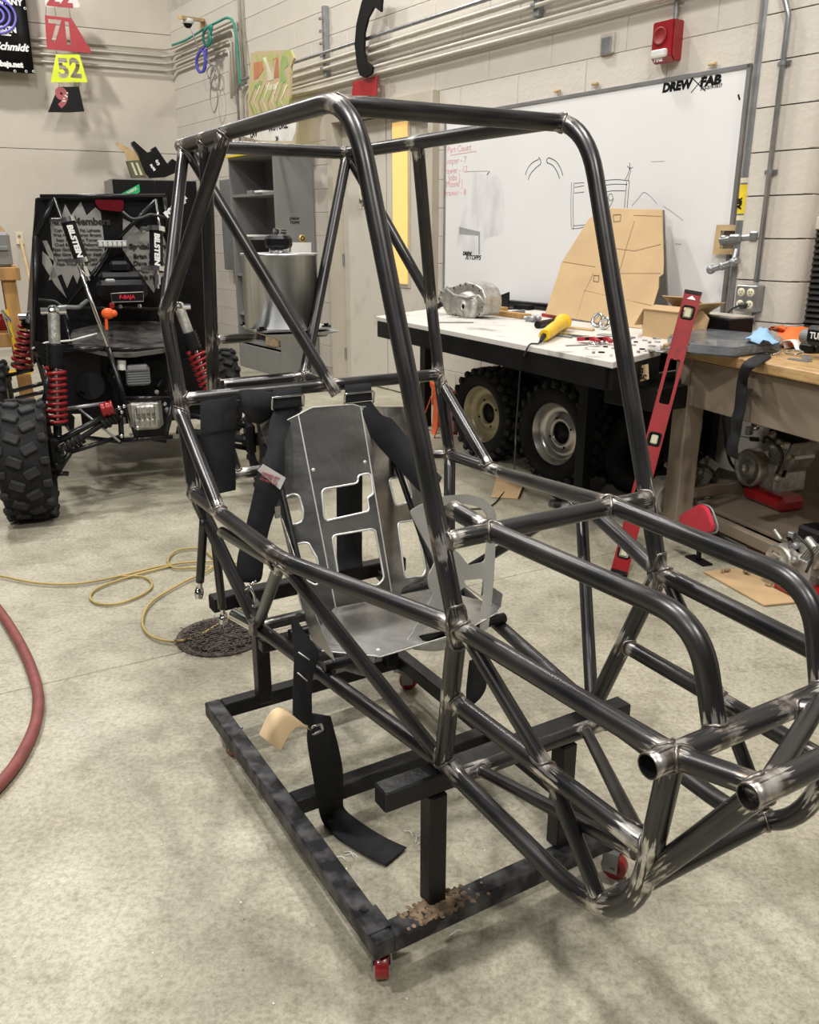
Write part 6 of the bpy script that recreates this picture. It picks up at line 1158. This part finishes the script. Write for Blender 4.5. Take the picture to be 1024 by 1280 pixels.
b = BM(); c = B0(848, 421, 0); prism(b, [c + V((0, .05, .0)), c + V((.10, .06, .0)), c + V((.10, .08, .09)), c + V((.02, .08, .14)), c + V((-.02, .07, .06))], (0, .008, 0)); one('cardboard_flap', b, M['card'], FB, 'bent cardboard flap standing right of the red level', 'cardboard')
# strap hanging over the bench edge
hg = lambda x, y, yy=-.012: py_(FB, 800 + x / 4.57, 380 + y / 4.57, yy)
rows = [(B0(800 + 735/4.57, 380 + 275/4.57, .004), B0(800 + 750/4.57, 380 + 305/4.57, .004)), (B0(800 + 650/4.57, 380 + 300/4.57, .004), B0(800 + 720/4.57, 380 + 325/4.57, .004)), (B0(800 + 585/4.57, 380 + 345/4.57, .006), B0(800 + 655/4.57, 380 + 365/4.57, .006)), (hg(560, 420), hg(618, 425)), (hg(548, 520), hg(610, 520)), (hg(540, 600), hg(602, 605)), (hg(525, 650, -.03), hg(588, 665, -.03)), (hg(520, 730), hg(575, 745)), (hg(498, 790, -.03), hg(560, 810, -.03)), (hg(496, 860), hg(560, 890))]
b = BM(); rib2(b, rows, .0016, 5); t = Thing('hanging_strap', FB, V(((rows[-1][0].x + rows[-1][1].x)/2, -.012, rows[-1][0].z)), 'black webbing strap hanging down over the front edge of the bench', 'strap'); t.part('webbing', b, M['strap'])
# ================================================================ RED LEVEL
PA = pz_(FW, 774, 716, .012); PBt = pz_(FW, 847, 440, BZ + .004); dL = (PBt - PA); 
best = min([(abs(V(((PA + dL*k)[0], (PA + dL*k)[1], (PA + dL*k)[2])).z), k) for k in (1.0,)])
def prj(P): q = P - V((0, 0, EYE)); d = q.dot(_F); return CX + FPX*q.dot(_R)/d, CY - FPX*q.dot(_U)/d
kk = 1.0
while prj(PA + dL*kk)[1] > 366 and kk < 2: kk += .005
FLv = PA + dL * kk; ux = dL.normalized(); lvn = (V((-.35, -1, 0)) - ux * V((-.35, -1, 0)).dot(ux)).normalized(); wv = ux.cross(lvn)
lv_ = Thing('spirit_level', FW, PA, 'long red spirit level leaning against the wooden bench corner', 'level'); LL = (FLv - PA).length
rb_ = Matrix((wv, ux, lvn)).transposed()
def lp_(a, c_, n_=0.): return PA + wv * a + ux * c_ + lvn * n_
hw_ = .034; t2 = .012
out = [lp_(-hw_, 0, t2), lp_(hw_, 0, t2), lp_(hw_, LL, t2), lp_(-hw_, LL, t2)]
def win(c0, c1, ww=.62, r=.01): return rnd([lp_(-hw_*ww, c0, t2), lp_(hw_*ww, c0, t2), lp_(hw_*ww, c1, t2), lp_(-hw_*ww, c1, t2)], r)
vials = [LL*.13, LL*.52 - .27*0, LL*.86]; 
b = BM(); plate(b, out, [win(LL*.60, LL*.76), win(LL*.24, LL*.36)] + [win(v - .028, v + .028, .7) for v in (LL*.075, LL*.475, LL*.925)], -lvn * .024); lv_.part('body', b, M['red'])
for s in (-1, 1): b = BM(); bar(b, lp_(s*(hw_ - .002), 0, 0), lp_(s*(hw_ - .002), LL, 0), .004, .030, lvn); lv_.part('edge_rail', b, M['red'])
for c_ in (.004, LL - .004): b = BM(); box(b, lp_(0, c_, 0), (hw_*2 + .002, .014, .030), rb_); lv_.part('end_cap', b, M['black'])
for v in (LL*.075, LL*.475, LL*.925):
    b = BM(); q = win(v - .026, v + .026, .66); sweep(b, q + [q[0], q[1]], .004, 6, cap=False); vh = lv_.part('vial_holder', b, M['ink']); b = BM(); box(b, lp_(0, v, .004), (.028, .04, .012), rb_, bev=.004); lv_.part('vial', b, mat('vial_liquid', (.58, .56, .40), .1, 0, .05), vh)
b = BM(); plate(b, [lp_(-.018, LL - .034, t2 + .001), lp_(.018, LL - .034, t2 + .001), lp_(0, LL - .018, t2 + .001)], [], lvn*.0006); lv_.part('white_arrow', b, M['wlet'])
lv_.part('lettering', text_bm('LEVEL', .022, face_m(lp_(0, LL*.78, t2 + .001), ux, -wv), .0008), M['redtxt'])
# ================================================================ UNDER THE BENCH
def engine(name, F, c, s, lab, mats=('silver', 'black', 'red'), seed=1, fan=True, tank=True):
    random.seed(seed); c = V(c); t = Thing(name, F, c, lab, 'engine')
    b = BM(); box(b, c + V((0, 0, .13*s)), (.20*s, .18*s, .16*s), bev=.02*s); t.part('crankcase', b, M[mats[0]])
    b = BM(); box(b, c + V((.07*s, 0, .23*s)), (.14*s, .13*s, .10*s), rot(0, 0, .5), bev=.01*s); hd = t.part('cylinder', b, M[mats[0]])
    for i in range(6): b = BM(); box(b, c + V((.04*s + i*.018*s, -.0, .20*s + i*.01*s)), (.006*s, .17*s, .13*s), rot(0, 0, .5)); t.part('cooling_fin', b, M[mats[0]], hd)
    if fan: b = BM(); lathe(b, [(0, .030*s), (.018*s, .030*s), (.02*s, .040*s), (.03*s, .040*s), (.034*s, .03*s), (.07*s, .026*s), (.074*s, .034*s), (.082*s, .034*s), (.088*s, .02*s), (.09*s, -.02*s)], face_m(c + V((-.05*s, -.10*s, .15*s)), XR, ZU), 24); t.part('fan_cover', b, M[mats[0]])
    b = BM(); box(b, c + V((.02*s, .02*s, .30*s)), (.15*s, .12*s, .07*s), bev=.015*s); t.part('air_filter', b, M[mats[1]])
    if tank: b = BM(); box(b, c + V((.06*s, -.06*s, .035*s)), (.26*s, .14*s, .07*s), bev=.02*s); t.part('base_shroud', b, M[mats[2]])
    for i in range(26):
        p = c + V((random.uniform(-.15, .16), random.uniform(-.15, .05), random.uniform(.05, .34))) * s; q = p + V((random.uniform(-.08, .08), random.uniform(-.04, .02), random.uniform(-.06, .06))) * s; b = BM()
        if i % 3 == 0: cyl(b, p, q, random.uniform(.006, .014)*s)
        elif i % 3 == 1: lathe(b, [(0, 0), (.018*s, 0), (.018*s, .02*s), (.010*s, .026*s), (0, .026*s)], Matrix.Translation(p) @ axm(p, q).to_4x4(), 12)
        else: box(b, p, (random.uniform(.02, .05)*s, .03*s, random.uniform(.015, .04)*s), rot(random.uniform(0, 3)), bev=.003)
        t.part('engine_fitting', b, M[random.choice(('lgrey', 'chrome', 'black', 'silver'))])
    b = BM(); p = c + V((0, -.10*s, .28*s)); sweep(b, smooth_pts([p, p + V((.06, -.04, .04))*s, p + V((.14, -.02, -.02))*s, p + V((.12, -.02, -.12))*s], 5), .007*s, 8); t.part('fuel_line', b, M['cable']); return t
u = pz_(FB, 905, 628, .16); engine('small_engine', FB, (u.x + .04, .50, .160), 1.0, 'small engine with black air box on the bench shelf left end', seed=3)
u = pz_(FW, 846, 656, 0); engine('small_engine', FW, (u.x, u.y + .06, 0), 1.0, 'small cream and silver engine on the floor behind the level', ('pconduit', 'black', 'black'), seed=8, tank=False)
u = pz_(FB, 1003, 735, 0); engine('small_engine', FB, (u.x + .02, u.y - .02, 0), .80, 'silver engine with red base on the floor at the right edge', seed=12)
u = pz_(FW, 815, 630, 0); t = Thing('spare_tyre', FW, (u.x, u.y + .05, 0), 'dark bare tyre on the floor behind the foot of the level', 'tyre'); b = BM(); lathe(b, [(.11, -.07), (.20, -.08), (.225, -.05), (.225, .05), (.20, .08), (.11, .07)], Matrix.Translation((u.x, u.y + .18, .227)) @ axm((0, 0, 0), (-.35, -1, 0)).to_4x4(), 36, True); t.part('tyre', b, M['rubber']); b = BM(); lathe(b, [(.225, -.05), (.229, -.03), (.229, .03), (.225, .05)], Matrix.Translation((u.x, u.y + .18, .227)) @ axm((0, 0, 0), (-.35, -1, 0)).to_4x4(), 36); t.part('tread_band', b, M['lug'])
# red plastic shield leaning on the bench leg
zr = lambda x, y, d: py_(FB, 820 + x / 5.02, 540 + y / 5.02, d)
sh_ = [zr(*p, -.10) for p in ((140, 528), (262, 452), (312, 478), (350, 590), (345, 625), (305, 636), (150, 580))]; b = BM(); plate(b, rnd(sh_, .02), [], (.004, .018, .002)); bmesh.ops.bevel(b, geom=[e for e in b.edges if e.calc_face_angle(0) > .7], offset=.004, segments=1, affect='EDGES'); t = Thing('red_shield', FB, base_of(b), 'bright red rounded plastic guard in front of the bench leg', 'guard'); t.part('guard', b, M['hazard'])
b = BM(); q = [p + V((.010, .024, .0)) for p in rnd(sh_, .02)]; sweep(b, q + [q[0], q[1]], .005, 6, cap=False); t.part('grey_rim', b, M['lgrey'])
lowz = min(p.z for p in sh_); xm = (sh_[3].x + sh_[0].x)/2; b = BM(); bar(b, V((xm, -.055, 0)), V((xm, -.075, lowz + .10)), .015, .015); box(b, V((xm, -.055, .004)), (.12, .05, .008)); t.part('stand', b, M['black'])
u = pz_(FB, 935, 705, 0); t = Thing('rusty_pan', FB, (u.x, .0, 0), 'wide rusty brown pan on the floor under the bench', 'pan'); b = BM(); u2 = V((u.x, u.y + .18, 0)); lathe(b, [(0, .002), (.13, .002), (.155, .12), (.160, .12), (.136, .0), (0, 0)], Matrix.Translation(u2), 32); t.part('pan', b, M['rust'])
b = BM(); box(b, u2 + V((.03, -.05, .05)), (.12, .10, .07), rot(.5), bev=.015); one('red_block', b, M['red'], FB, 'red plastic block lying in the rusty pan', 'block')
b = BM(); cw = lambda px, py, d=.45: py_(FB, px, py, d); sweep(b, smooth_pts([cw(903, 500), cw(906, 540), cw(912, 575), cw(925, 590), cw(945, 596), cw(962, 590), cw(968, 575)], 6), .007, 8); one('black_cable', b, M['cable'], FB, 'black cable drooping in a loop under the bench', 'cable')
